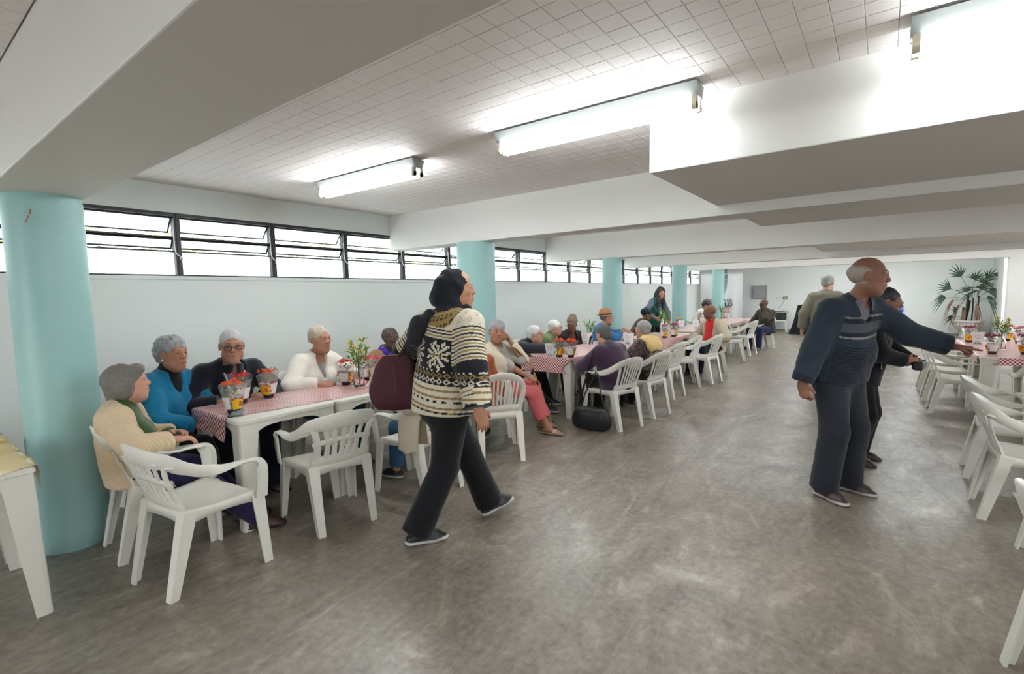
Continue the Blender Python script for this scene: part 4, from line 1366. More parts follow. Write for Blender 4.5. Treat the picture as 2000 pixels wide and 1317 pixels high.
# ---- table
TH = .705; TW = .68
TABLE = []
def table_meshes():
    h = TW/2
    def rr(hw, r, z, n=5):
        out = []
        for cx, cy, a0 in ((hw-r,hw-r,0),(-hw+r,hw-r,PI/2),(-hw+r,-hw+r,PI),(hw-r,-hw+r,1.5*PI)):
            for i in range(n+1):
                a = a0 + PI/2*i/n; out.append((cx+r*math.cos(a), cy+r*math.sin(a), z))
        return out
    mb = MB(); secs = [rr(h-.012,.035,TH-.030), rr(h,.045,TH-.026), rr(h,.045,TH-.006), rr(h-.006,.042,TH)]
    mb.sweep(None, secs); TABLE.append(('table_top', mb.mesh('table_top', M_PLAST, True), None, 0))
    TABLE[-1][1].set_sharp_from_angle(angle=.6)
    # apron: arched band
    vs = []; fs = []; n = 14
    for i in range(n+1):
        x = -h+.10 + (TW-.20)*i/n; u = abs(2*i/n-1)
        zb = TH-.058 - .055*u**5
        for y in (h-.014, h-.022): vs += [(x,y,TH-.028),(x,y,zb)]
    for i in range(n):
        a = i*4; b = a+4
        fs += [(a,a+1,b+1,b),(a+2,b+2,b+3,a+3),(a+1,a+3,b+3,b+1)]
    ap = mesh_from('apron', vs, fs, False, [M_PLAST])
    mb = MB()
    secs = []
    for f in np.linspace(0,1,7):
        z = (TH-.028)*(1-f); w = .118*(1-f)**1.0+.060*f; t = .012
        cx = h-.006-.02*0 + (.0)*f; off = .012*(1-f) - .004*f
        c = h - off
        bx = min(.02, w*.3)
        L = [(c-w,c),(c-bx,c),(c-bx*.3,c-bx*.3),(c,c-bx),(c,c-w),(c-t,c-w),(c-t,c-bx-.004),(c-bx-.004,c-t),(c-w,c-t)]
        secs.append([np.array([x,y,z]) for x,y in L])
    mb.sweep(None, secs)
    lg = mb.mesh('leg', M_PLAST, False)
    for k in range(4):
        TABLE.append(('apron', ap, None, k*PI/2)); TABLE.append(('leg', lg, None, k*PI/2))
def table(x, y, label, rot=0.0, group='white plastic tables'):
    if not TABLE: table_meshes()
    o = empty('plastic_table', (x, y, 0), rot, label, 'table', group)
    for nm, me, md, r in TABLE: link(nm, me, o, None, r)
    return o

# ---- cloths
def gingham(name='gingham', red=srgb(172,24,38), white=srgb(238,228,224), s=1/.0175, rough=.28):
    m, nt, bs, out = new_mat(name)
    uv = nt.nodes.new('ShaderNodeUVMap').outputs[0]
    ck = nt.nodes.new('ShaderNodeTexChecker'); ck.inputs['Scale'].default_value = s
    ck.inputs['Color1'].default_value = (*red,1); ck.inputs['Color2'].default_value = (*white,1)
    nt.links.new(uv, ck.inputs['Vector'])
    nt.links.new(ck.outputs['Color'], bs.inputs['Base Color'])
    bs.inputs['Roughness'].default_value = rough; bs.inputs['Specular IOR Level'].default_value = .5
    n = noise(nt, texco(nt), 9, 4, .6)
    bump(nt, bs, n, .25, .012)
    return m
M_GING = gingham()
def cloth(name, cx, cy, lx, ly, rot, table_rect, label, mat=M_GING, keep=None, res=.02, seed=0, group='red and white checked cloths', cat='tablecloth', z=TH):
    """sheet lx*ly centred at cx,cy turned by rot, lying on table_rect=(x0,x1,y0,y1) and falling over its edges"""
    nx, ny = int(lx/res), int(ly/res)
    x0,x1,y0,y1 = table_rect; c, s = math.cos(rot), math.sin(rot)
    vs = []; uvs = []; fs = []; ok = []
    for j in range(ny+1):
        for i in range(nx+1):
            u = -lx/2+lx*i/nx; v = -ly/2+ly*j/ny
            X = cx+u*c-v*s; Y = cy+u*s+v*c
            dx = max(x0-X, 0, X-x1); dy = max(y0-Y, 0, Y-y1)
            sx = -1 if X < x0 else 1; sy = -1 if Y < y0 else 1
            d = math.hypot(dx, dy)
            zz = z + .0025 + .0015*math.sin(X*23+seed)*math.sin(Y*19+seed*2)
            px, py = min(max(X,x0),x1), min(max(Y,y0),y1)
            if d > 0:
                fl = .006 + .05*d*(1+.8*math.sin((X+Y)*26+seed))
                px += sx*fl*dx/d; py += sy*fl*dy/d
                zz = z + .002 - d*.98
            vs.append((px, py, zz)); uvs.append((u, v)); ok.append(True if keep is None else keep(X, Y, dx, dy))
    for j in range(ny):
        for i in range(nx):
            a = j*(nx+1)+i; q = (a, a+1, a+nx+2, a+nx+1)
            if all(ok[k] for k in q): fs.append(q)
    o0 = np.array([cx, cy, z]); vv = np.array(vs) - o0
    used = sorted(set(k for f in fs for k in f)); mp = {k: i for i, k in enumerate(used)}
    me = mesh_from(name, [vv[k] for k in used], [tuple(mp[k] for k in f) for f in fs], True, [mat])
    ul = me.uv_layers.new(name='UVMap')
    for lp in me.loops: ul.data[lp.index].uv = uvs[used[lp.vertex_index]]
    o = link(name, me, None, o0)
    return tag(o, label, cat, group)

# ---- potted flowers in printed sleeves
M_FILM = None
def film_material():
    m = bpy.data.materials.new('clear_film'); m.use_nodes = True; nt = m.node_tree; nt.nodes.clear()
    out = nt.nodes.new('ShaderNodeOutputMaterial'); tp = nt.nodes.new('ShaderNodeBsdfTransparent'); gl = nt.nodes.new('ShaderNodeBsdfGlossy'); df = nt.nodes.new('ShaderNodeBsdfDiffuse')
    gl.inputs['Roughness'].default_value = .15; df.inputs[0].default_value = (.85,.85,.83,1)
    a = nt.nodes.new('ShaderNodeMixShader'); a.inputs[0].default_value = .35; b = nt.nodes.new('ShaderNodeMixShader'); b.inputs[0].default_value = .28
    nt.links.new(gl.outputs[0], a.inputs[1]); nt.links.new(df.outputs[0], a.inputs[2]); nt.links.new(tp.outputs[0], b.inputs[1]); nt.links.new(a.outputs[0], b.inputs[2]); nt.links.new(b.outputs[0], out.inputs[0])
    return m
M_FILM = film_material()
M_YEL = simple('print_yellow', srgb(236,186,20), .35, var=.04)
M_PRED = simple('print_red', srgb(170,28,40), .4, var=.15)
M_WHT = simple('print_white', srgb(232,230,226), .35, var=.03)
M_SOIL = simple('dark_pot', srgb(48,34,36), .6)
M_GREEN = simple('plant_green', srgb(72,104,52), .5, var=.35, nscale=20)
M_GREEN2 = simple('young_green', srgb(96,140,44), .5, var=.3, nscale=20)
FLOWERC = {'orange': simple('petal_orange', srgb(226,96,52), .55, var=.18, nscale=50), 'red': simple('petal_red', srgb(206,50,40), .55, var=.2, nscale=50),
           'pink': simple('petal_pink', srgb(214,104,120), .55, var=.2, nscale=50), 'yellow': simple('petal_yellow', srgb(238,196,24), .55, var=.15, nscale=50), 'magenta': simple('petal_magenta', srgb(150,40,78), .55, var=.2, nscale=50)}
POTC = {}
def quad_cone(mb, a0, a1, z0, z1, r0, r1, n=8, off=.0006, thick=False):
    vs = []; fs = []
    for i in range(n+1):
        a = a0+(a1-a0)*i/n
        vs += [((r0+off)*math.cos(a),(r0+off)*math.sin(a),z0),((r1+off)*math.cos(a),(r1+off)*math.sin(a),z1)]
    for i in range(n): fs.append((i*2,i*2+2,i*2+3,i*2+1))
    mb.add(vs, fs)
def pot_parts(color):
    rng = np.random.RandomState(hash(color) % 1000 if False else sum(map(ord, color)))
    P = []
    R = lambda z: .034 + (.070-.034)*z/.155       # sleeve radius
    mb = MB(); mb.lathe([(.026,0),(.031,.003),(.034,.030),(.030,.034),(.0,.030)], 18, close_bottom=True); P.append(('pot', mb.mesh('pot', M_SOIL, True)))
    mb = MB()
    vs = []; fs = []; n = 28
    for i in range(n):
        a = 2*PI*i/n; top = .150 + .030*abs(math.cos(a*1.0))**3*(1 if math.cos(a) > 0 else .7)
        for z in (.024, .085, top): vs.append((R(z)*math.cos(a), R(z)*math.sin(a), z))
    for i in range(n):
        j = (i+1)%n
        for k in range(2): fs.append((i*3+k, j*3+k, j*3+k+1, i*3+k+1))
    mb.add(vs, fs); P.append(('sleeve', mb.mesh('sleeve', M_FILM, True)))
    mb = MB()
    for a in (-.9, 2.2): quad_cone(mb, a, a+1.35, .026, .088, R(.026), R(.088))
    P.append(('yellow_print', mb.mesh('yellow_print', M_YEL, True)))
    mb = MB()
    for a in (.50, 3.62): quad_cone(mb, a, a+1.5, .03, .098, R(.03), R(.098))
    P.append(('white_print', mb.mesh('white_print', M_WHT, True)))
    mb = MB()
    for k in range(16):
        a = rng.choice([.3,3.4,-.6,2.6]) + rng.normal()*.28; z = rng.uniform(.036,.118); r = R(z)+.0014
        c = np.array([r*math.cos(a), r*math.sin(a), z]); t = np.array([-math.sin(a),math.cos(a),0]); s_ = rng.uniform(.005,.009)
        for q in range(4):
            aa = q*PI/2+.5; d = t*math.cos(aa)+np.array([0,0,1])*math.sin(aa); e = t*-math.sin(aa)+np.array([0,0,1])*math.cos(aa)
            mb.add([c, c+d*s_*.7+e*s_*.5, c+d*s_*1.3, c+d*s_*.7-e*s_*.5], [(0,1,2,3)])
    P.append(('red_print', mb.mesh('red_print', M_PRED, False)))
    mb = MB()
    for k in range(46):
        a = rng.uniform(0,2*PI); z = rng.uniform(.04,.150); r = R(z)*rng.uniform(.3,.95)
        c = np.array([r*math.cos(a), r*math.sin(a), z]); d = nrm(np.array([math.cos(a)*.8, math.sin(a)*.8, rng.uniform(.0,.9)])); e = nrm(np.cross(d,[0,0,1])); f = np.cross(e,d)
        l = rng.uniform(.022,.034); w = l*.42
        mb.add([c-d*l*.5, c+e*w*.8+f*.003, c+d*l*.6, c-e*w*.8+f*.003], [(0,1,2,3)])
    P.append(('foliage', mb.mesh('foliage', M_GREEN, False)))
    for cl in range(4):
        mb = MB(); ca = cl*PI/2+.4; cc = np.array([.030*math.cos(ca), .030*math.sin(ca), .166+.010*(cl%2)])
        for k in range(16):
            d = rng.normal(size=3); d[2] = abs(d[2]); d /= np.linalg.norm(d)
            p = cc + d*np.array([.030,.030,.018]); s_ = .0082
            e = nrm(np.cross(d,[.3,.2,1])); f = np.cross(d,e)
            for q in range(4):
                aa = q*PI/2+k; x = e*math.cos(aa)+f*math.sin(aa); y = -e*math.sin(aa)+f*math.cos(aa)
                mb.add([p, p+x*s_*.7+y*s_*.5+d*.002, p+x*s_*1.25, p+x*s_*.7-y*s_*.5+d*.002], [(0,1,2,3)])
        P.append(('blossom_cluster', mb.mesh('blossom_cluster', FLOWERC[color], False)))
    return P
def flower_pot(x, y, color, rot, label, z=TH+.004, sc=1.0):
    if color not in POTC: POTC[color] = pot_parts(color)
    o = empty('flower_pot', (x, y, z), rot, label, 'potted flower', 'potted flowers on the tables')
    o.scale = (sc, sc, sc)
    for nm, me in POTC[color]:
        p_ = link(nm, me, o)
        if nm in ('red_print','foliage','blossom_cluster'): p_['kind'] = 'stuff'
    return o

def glass_mat():
    m, nt, bs, out = new_mat('clear_glass')
    bs.inputs['Base Color'].default_value = (.95,.97,.97,1); bs.inputs['Roughness'].default_value = .04; bs.inputs['Transmission Weight'].default_value = 1.0; bs.inputs['IOR'].default_value = 1.25
    return m
M_GLASS = glass_mat()
VASE = []
def vase(x, y, rot, label, z=TH+.004, sc=1.0, flower='yellow'):
    if not VASE:
        rng = np.random.RandomState(3)
        mb = MB(); mb.lathe([(.034,0),(.036,.010),(.036,.070),(.030,.095),(.015,.125),(.013,.165),(.017,.172),(.0145,.170),(.011,.160),(.0125,.124),(.027,.094),(.033,.070),(.033,.012),(.0,.008)], 24, close_bottom=True); VASE.append(('glass_bottle', mb.mesh('glass_bottle', M_GLASS, True)))
        mb = MB(); tips = []
        for k in range(16):
            a = k*2.4; sp = .025+.060*((k*7)%16)/16; zt = .235+.095*((k*5)%16)/16
            tips.append(np.array([sp*math.cos(a), sp*math.sin(a), zt]))
            mb.tube([(.002*math.cos(a),.002*math.sin(a),.02),(.004*math.cos(a),.004*math.sin(a),.165), tuple(tips[-1]*np.array([.55,.55,.86])), tuple(tips[-1])], .0016, 4)
        VASE.append(('stems', mb.mesh('stems', M_GREEN, False)))
        mb = MB()
        for t in tips:
            for k in range(13):
                c = t*np.array([1,1,1]) - np.array([t[0]*.4,t[1]*.4,.11])*rng.uniform(0,1); d = nrm(rng.normal(size=3)+np.array([t[0]*20,t[1]*20,.6])); e = nrm(np.cross(d,rng.normal(size=3))); l = rng.uniform(.018,.032); w = .006
                mb.add([c, c+d*l*.5+e*w, c+d*l, c+d*l*.5-e*w], [(0,1,2,3)])
        VASE.append(('leaves', mb.mesh('leaves', M_GREEN2, False)))
        mb = MB()
        for t in tips:
            for k in range(3): mb.ball(t+rng.normal(size=3)*.012+np.array([0,0,.004]), .0052, 6, 4)
        VASE.append(('blossoms', mb.mesh('blossoms', FLOWERC['yellow'], True)))
    o = empty('flower_vase', (x, y, z), rot, label, 'vase', 'glass bottles of flowers on the tables')
    o.scale = (sc,)*3
    for nm, me in VASE:
        if nm != 'blossoms' or flower:
            p_ = link(nm, me, o)
            if nm != 'glass_bottle': p_['kind'] = 'stuff'
    return o

M_BLUEP = simple('print_blue', srgb(70,110,140), .4)
M_DRED = simple('print_dark_red', srgb(150,60,70), .4)
BOX = []
def snack_box(x, y, rot, label, z=TH+.004, sc=1.0):
    """white flared paper cup box with a round emblem and a blue foot band"""
    if not BOX:
        mb = MB()
        def sq(w, d, z): return [np.array([-w,-d,z]),np.array([w,-d,z]),np.array([w,d,z]),np.array([-w,d,z])]
        mb.sweep(None, [sq(.036,.030,0), sq(.038,.032,.010), sq(.060,.044,.150), sq(.058,.042,.150), sq(.037,.030,.012)], cap=True)
        BOX.append(('paper_body', mb.mesh('paper_body', M_WHT, False)))
        mb = MB(); f = lambda z: (.032+(.044-.032)*(z-.01)/.14)+.0008
        ring = []
        for sgn in (-1, 1):
            vs = []; fs = []; n = 20
            for i in range(n):
                a = 2*PI*i/n
                for r in (.019,.0225):
                    zz = .098+r*math.sin(a); vs.append((r*math.cos(a), sgn*f(zz), zz))
            for i in range(n):
                j = (i+1)%n; fs.append((i*2,j*2,j*2+1,i*2+1))
            mb.add(vs, fs)
        BOX.append(('round_emblem', mb.mesh('round_emblem', M_DRED, False)))
        mb = MB()
        for sgn in (-1,1): mb.add([(-.034,sgn*f(.010),.010),(.034,sgn*f(.010),.010),(.036,sgn*f(.018),.018),(-.036,sgn*f(.018),.018)], [(0,1,2,3)])
        for sgn in (-1,1):
            vs = []; fs = []; n = 14
            for i in range(n+1):
                a = PI*i/n
                for r in (.016,.023): vs.append((r*1.1*math.cos(a), sgn*f(.022+r*.8*math.sin(a)), .022+r*.8*math.sin(a)))
            for i in range(n): fs.append((i*2,i*2+2,i*2+3,i*2+1))
            mb.add(vs, fs)
        BOX.append(('blue_print', mb.mesh('blue_print', M_BLUEP, False)))
    o = empty('snack_box', (x, y, z), rot, label, 'box', 'white paper boxes on the tables')
    o.scale = (sc,)*3
    for nm, me in BOX: link(nm, me, o)
    return o

def cane(p0, p1, label, mat, handle=None, r=.010, bands=True, grip_mat=None):
    """walking stick standing on p0 with its top at p1; handle = offset vector of the grip"""
    p0 = np.asarray(p0, float); p1 = np.asarray(p1, float)
    o = empty('walking_cane', tuple(p0), 0, label, 'cane')
    d = p1-p0
    mb = MB(); mb.tube([d*.02, d*.5, d], r, 10); mb.build('shaft', mat, o, smooth=True)
    mb = MB(); mb.lathe([(r*1.5,0),(r*1.6,.012),(r*1.15,.035)], 12, close_bottom=True, close_top=True); mb.build('rubber_tip', simple('black_rubber', srgb(25,25,26), .7), o, smooth=True)
    if bands:
        for f in (.25,.45,.62,.8):
            mb = MB(); mb.tube([d*(f-.02), d*(f+.03)], r*1.06, 10); mb.build('dark_band', simple('cane_dark', srgb(52,30,22), .5), o, smooth=True)
    if handle is not None:
        h = np.asarray(handle, float)
        mb = MB(); mb.tube([d+h*-.25, d+V3(0,0,.012), d+h*.5+V3(0,0,.014), d+h], r*1.4, 10, rs=[r*1.1,r*1.5,r*1.35,r*.9]); mb.build('handle', grip_mat or mat, o, smooth=True)
    return o
# ------------------------------------------------------------------ placing: a picture point on a known height gives a place in the hall
def at(px, py, z=0.0):
    d = _r2*((px-1000)/F_PX) + _u2*(-(py-658.5)/F_PX) + _f
    t = (z-CAM_H)/d.z
    return np.array([d.x*t, d.y*t, z])

# tables: four groups along the windows, one by the right-hand side
for i, y in enumerate((1.68, 2.365, 3.05)):
    table(-3.46, y, ('white plastic table whose corner carries the hanging checked cloth tip', 'white plastic table behind the empty front chair, second in the row', 'white plastic table hidden behind the walking woman and her bag')[i])
for i, y in enumerate((5.22, 5.905, 6.59)):
    table(-3.19, y, ('white plastic table next to the lady in pink trousers', 'white plastic table in front of the woman in the purple jacket', 'white plastic table between the straw hat man and the yellow scarf lady')[i])
for i, y in enumerate((7.80, 8.485)):
    table(-3.05, y, ('white plastic table with the leafy flower pots beside the two empty chairs', 'white plastic table with a bare end in front of the bald man')[i])
for i in range(7):
    table(-3.12, 9.66+.686*i, ('white plastic table with the yellow flower box, in front of the woman in green', 'white plastic table at the bald man\'s far side, with a paper box', 'white plastic table in the far row, third before its end', 'white plastic table in the far row next to the sixth empty chair', 'white plastic table in the far row before the bending woman', 'white plastic table in front of the dark-haired bending woman', 'white plastic table at the very end of the far row near the banner')[i])
for x, y, l in ((1.17,7.36,'white plastic table at the right, its near corner bare of cloth'), (1.17,8.235,'white plastic table at the right, second from the viewer'), (1.17,8.95,'white plastic table at the right, farthest of the right-hand row'), (1.87,7.36,'white plastic table at the far right edge beside the flower pots')):
    table(x, y, l)
table(-3.41, .10, 'white plastic table cut by the left edge, in front of the aqua column')
table(-4.20, .10, 'white plastic table behind the left front one, by the wall')

# cloths
cloth('tablecloth', -3.52, 2.02, .62, 1.62, -.10, (-3.80,-3.12,1.34,3.39), 'checked cloth with a pointed tip hanging at the table end beside the lady in blue', res=.02, seed=1)
cloth('tablecloth', -3.47, 2.98, .58, .98, .05, (-3.80,-3.12,1.34,3.39), 'coarser checked cloth under the bottle of yellow flowers', mat=gingham('gingham_coarse', s=1/.030), res=.03, seed=2, z=TH+.004)
kc = lambda x0,y0,r: (lambda X,Y,dx,dy: abs(X-x0)+abs(Y-y0) > r)
cloth('tablecloth', -3.17, 5.82, .93, 2.25, .0, (-3.53,-2.85,4.88,6.93), 'checked cloth on the middle group\'s tables, two drooping flaps at its near corner', keep=kc(-2.74,4.76,.20), seed=3)
cloth('tablecloth', -3.18, 6.75, .84, .55, .12, (-3.53,-2.85,4.88,6.93), 'striped-looking checked cloth by the yellow scarf lady, its flap hanging', seed=4, z=TH+.004)
cloth('tablecloth', -3.02, 7.98, .84, 1.36, .10, (-3.39,-2.71,7.46,8.83), 'checked cloth under the leafy pots, one flap hanging towards the empty chairs', seed=5)
cloth('tablecloth', -3.10, 10.5, .62, 2.4, .02, (-3.46,-2.78,9.32,14.12), 'checked cloth on the far row, from the yellow flower onward', seed=6, res=.04)
cloth('tablecloth', -3.10, 13.2, .84, 2.2, .0, (-3.46,-2.78,9.32,14.12), 'checked cloth at the end of the far row, hanging over the table end', seed=7, res=.04)
cloth('tablecloth', 1.20, 8.1, .95, 2.3, .03, (.83,1.51,7.02,9.29), 'checked cloth on the right-hand tables, notched where a white corner shows', keep=lambda X,Y,dx,dy: not (abs(X-.80)+abs(Y-7.0) < .17 or (X < .845 and abs(Y-7.78) < .10)), seed=8, res=.025)
M_GOLD = gingham('gold_paper', srgb(214,178,92), srgb(226,194,118), 1/.4, .22)
cloth('tablecloth', -3.39, .14, .70, .74, .16, (-3.75,-3.07,-.24,.44), 'gold foil sheet on the table at the left edge', M_GOLD, seed=9, group='gold sheets on the left tables', res=.03)
cloth('tablecloth', -4.10, .17, .66, .68, -.25, (-4.54,-3.86,-.24,.44), 'gold foil sheet on the table behind, its corner curling up', M_GOLD, seed=10, group='gold sheets on the left tables', res=.03)

# chairs
CH = [
 ('fan', -3.47, 1.03, 3, 'white armchair holding the elderly lady in the cream cardigan'),
 ('fan', -2.90, 1.03, -8, 'empty white armchair nearest to the viewer on the left, beside the cream cardigan lady'),
 ('fan', -2.90, 1.80, -80, 'empty white armchair with a dark wallet on its seat, back to the viewer'),
 ('slat', -2.78, 2.49, -90, 'white armchair with a cream cardigan over its arm, behind the walking woman'),
 ('bistro', -2.79, 3.42, -52, 'armless warm white slatted chair right of the walking woman'),
 ('slat', -4.12, 1.30, 62, 'white chair under the lady in the teal sweater'),
 ('slat', -4.26, 1.86, 90, 'white chair under the man in the navy zip jacket'),
 ('slat', -4.22, 2.46, 90, 'white chair under the lady in the white cardigan'),
 ('slat', -4.24, 3.12, 90, 'white chair under the lady with the purple scarf'),
 ('slat', -3.30, 3.96, 50, 'white armchair under the lady in pink trousers'),
 ('slat', -4.06, 5.06, 75, 'white chair under the white-haired man reaching over the table'),
 ('slat', -4.12, 5.98, 80, 'white chair under the white-haired person in green'),
 ('slat', -4.12, 6.68, 95, 'white chair under the woman in the knitted cap'),
 ('slat', -3.80, 7.22, 60, 'white chair under the man in the straw hat'),
 ('slat', -2.35, 4.93, -74, 'white armchair under the purple jacket woman, handbag hung on its arm'),
 ('slat', -2.28, 5.60, -80, 'white armchair under the lady with the yellow scarf'),
 ('slat', -2.44, 6.68, -84, 'empty white slatted armchair just beyond the yellow scarf lady'),
 ('slat', -2.48, 7.60, -120, 'empty white armchair with a big round back arc, before the bald man'),
 ('slat', -2.32, 8.12, -82, 'empty white armchair whose seat faces the window, nearest to the bald man'),
 ('slat', -2.40, 8.92, -115, 'white armchair under the bald man in the red shirt'),
 ('slat', -2.52, 11.0, -100, 'empty white armchair beyond the bald man, standing alone in the aisle'),
 ('slat', -2.56, 12.1, -80, 'empty white armchair close to the far tables, before the seated man in olive'),
 ('slat', -2.42, 13.50, -128, 'white armchair under the man in the olive jacket'),
 ('slat', -2.86, 19.15, 178, 'white armchair at the back wall with a black box on its seat'),
 ('slat', -4.05, 9.20, 80, 'white chair under the woman in the head wrap'),
 ('slat', -4.05, 13.2, 85, 'white chair under the dark-haired woman bending over the far table'),
 ('slat', .72, 7.50, 90, 'white armchair by the right-hand table, nearest of the three in line'),
 ('slat', .70, 8.27, 90, 'white armchair by the right-hand table, middle of the three in line'),
 ('slat', .68, 9.05, 90, 'white armchair by the right-hand table, last of the three in line'),
 ('fan', .78, 4.30, 88, 'big white armchair at the right, seat and near leg in full view'),
 ('fan', .80, 5.12, 92, 'white armchair at the right just behind the big one'),
 ('fan', .92, 3.62, 84, 'white armchair at the right edge in front of the big one'),
 ('fan', .71, 2.42, 80, 'white armchair cut by the right edge, closest to the viewer'),
 ('slat', 1.28, 6.55, 5, 'white armchair before the right-hand table with its back to the viewer'),
 ('slat', 1.74, 6.25, -25, 'white armchair at the right edge, its round arm in front of the backed chair'),
 ('slat', 1.55, 9.85, 182, 'white armchair behind the right-hand tables, only its round back showing'),
 ('slat', 2.00, 9.90, 175, 'white chair behind the right-hand tables at the frame edge'),
]
for c in CH: chair(*c)

# things on the tables
TOPS = [(-3.76,-3.16,1.38,3.34),(-3.49,-2.89,4.92,6.89),(-3.35,-2.75,7.50,8.79),(-3.42,-2.82,9.36,14.08),(.87,2.17,7.06,7.66),(.87,1.47,7.06,9.25)]
def onto(p):
    """keep a thing on the nearest table top"""
    best = min(TOPS, key=lambda t: max(t[0]-p[0],0,p[0]-t[1])+max(t[2]-p[1],0,p[1]-t[3]))
    return np.array([min(max(p[0],best[0]),best[1]), min(max(p[1],best[2]),best[3]), p[2]])
POTS = [(457,806,'orange',.4,'orange-red flowers in a white and yellow printed sleeve, nearest to the table end'),
 (472,786,'red',2.0,'bright red flowers in a clear sleeve just behind the nearest pot'),
 (525,776,'orange',5.6,'orange flowers in a yellow sleeve before the man in the navy jacket'),
 (676,751,'red',.9,'dark red flowers in a printed sleeve left of the glass bottle'),
 (713,742,'orange',1.3,'pale orange flowers in a yellow sleeve right of the glass bottle'),
 (735,742,'pink',1.0,'small pink flowers beside the maroon handbag'),
 (1073,701,'orange',5.9,'orange flowers in a yellow sleeve beside the paper box, before the white-haired man'),
 (1119,698,'orange',.6,'orange flowers in a white and yellow sleeve at the middle table corner'),
 (1174,668,'red',1.9,'yellow printed sleeve behind the purple jacket woman\'s head'),
 (1298,660,'pink',5.8,'leafy pot in a tall clear sleeve, first behind the yellow scarf lady'),
 (1318,656,'pink',2.4,'leafy pot in a yellow sleeve, in the middle of three'),
 (1327,658,'magenta',.2,'round leafy pot in a yellow sleeve, last of three before the bald man'),
 (1344,630,'pink',1.2,'pink flowers in a yellow sleeve far down the row beside the tall greens'),
 (1326,640,'yellow',.5,'single yellow bloom in a white sleeve on the far row'),
 (1428,620,'orange',2.2,'small orange pot at the last far table'),
 (1412,621,'yellow',.9,'small yellow pot at the last far table beside a paper box'),
 (1892,668,'magenta',1.7,'dark red flowers in a yellow sleeve behind the paper box at the right'),
 (1938,691,'magenta',.3,'dark red flowers in a white and yellow sleeve at the right table front'),
 (1966,666,'red',2.5,'yellow printed sleeve behind the right-hand glass bottle'),
 (1990,671,'pink',3.4,'pinkish leafy pot near the right edge'),
 (2002,692,'magenta',.8,'leafy pot in yellow sleeve cut by the right edge')]
for px, py, c, r, l in POTS:
    p = at(px, py, TH+.006)
    p = onto(p); flower_pot(p[0], p[1], c, r, l, sc=1.14)
for px, py, r, l, s in ((702,757,.3,'glass bottle with yellow flowers before the lady in white',1.22),(1153,672,1.3,'glass bottle with green sprigs beside the knitted cap woman',1.1),(1955,683,2.2,'glass bottle with yellow and green sprigs at the right',1.15),(1298,650,.9,'glass bottle with a green bush before the woman in green',1.3),(1357,622,1.9,'glass bottle with tall greens beside the bending woman',1.1)):
    p = at(px, py, TH+.006); p = onto(p); vase(p[0], p[1], r, l, sc=s, flower='green' not in l or 'yellow' in l)
for px, py, r, l, s in ((1063,698,.9,'white paper box with round emblem beside the orange flowers',1.0),(1146,672,.2,'white paper box next to the green sprigs',1.15),(1232,673,.4,'white paper box before the yellow scarf lady',1.1),(1331,641,.8,'white paper box with a yellow bloom behind it on the far row',1.0),(1359,641,.6,'white paper box beside the bald man\'s shoulder',1.0),(1420,622,.4,'white paper box on the last far table',.95),(1909,673,.25,'white paper box with emblem at the right beside the pointing hand',1.05)):
    p = onto(at(px, py, TH+.006)); snack_box(p[0], p[1], -.4+r, l, sc=s)
p = at(464, 806, TH+.01)
o = empty('glasses_case', tuple(p), 1.1, 'patterned grey-blue glasses case with a cord lying near the table end', 'case')
mb = MB(); mb.box((-.035,-.085,-.004),(.035,.085,.012)); mb.build('pouch', simple('woven_grey', srgb(120,132,132), .8, var=.45, nscale=90), o, bevel=.006)
mb = MB(); mb.tube([(-.03,-.08,.004),(-.05,-.10,.002),(-.045,-.125,.001),(-.02,-.13,.0)], .003, 6); mb.build('cord', simple('dark_cord', srgb(40,48,70), .7), o, smooth=True)
o = empty('wallet', (-2.93, 1.84, SEAT+.012), .4, 'dark wallet with a ribbon on the empty chair seat', 'wallet')
mb = MB(); mb.box((-.05,-.09,0),(.05,.09,.022)); mb.build('cover', simple('dark_leather', srgb(34,36,44), .5), o, bevel=.005)
mb = MB(); mb.tube([(.05,-.03,.02),(.07,-.05,.03),(.085,-.04,.02),(.10,-.06,.004)], .006, 6); mb.build('ribbon', simple('ribbon_grey', srgb(90,92,98), .6), o, smooth=True)
o = empty('plate', tuple(onto(at(1370,619,TH+.008))), 0, 'white plate with purple food on the far row', 'plate')
mb = MB(); mb.lathe([(.0,.0),(.07,.0),(.11,.018),(.105,.020),(.068,.004),(.0,.004)], 20); mb.build('dish', M_WHT, o, smooth=True)
mb = MB(); mb.ball((0,0,.012), .055, 10, 6, (1,1,.35)); mb.build('food', FLOWERC['magenta'], o, smooth=True)

# walking sticks
M_CANE = simple('cane_wood', srgb(206,150,74), .4, var=.2, nscale=30)
M_CANE2 = simple('cane_brown', srgb(122,66,40), .4, var=.2, nscale=30)
M_CANEK = simple('cane_black', srgb(26,26,28), .4)
cane(at(1078,830), at(1032,696,.80), 'yellow-brown walking cane with dark bands leaning beside the lady in pink trousers', M_CANE, (-.13,-.03,-.01), bands=True, grip_mat=M_CANEK)
cane(at(1089,766)+V3(.1,.1,0), at(1101,674,.80), 'brown wooden cane leaning on the far edge of the middle table', M_CANE2, (.03,.05,.01), bands=False)
cane((-3.36,7.35,0), (-3.38,7.30,.80), 'brown walking cane under the hands of the straw hat man', M_CANE2, (.02,.09,.0), bands=False)
cane((-2.72,4.72,0), at(1157,692,.80), 'black walking cane leaning between table and purple jacket woman', M_CANEK, (.015,.02,.05), bands=False)

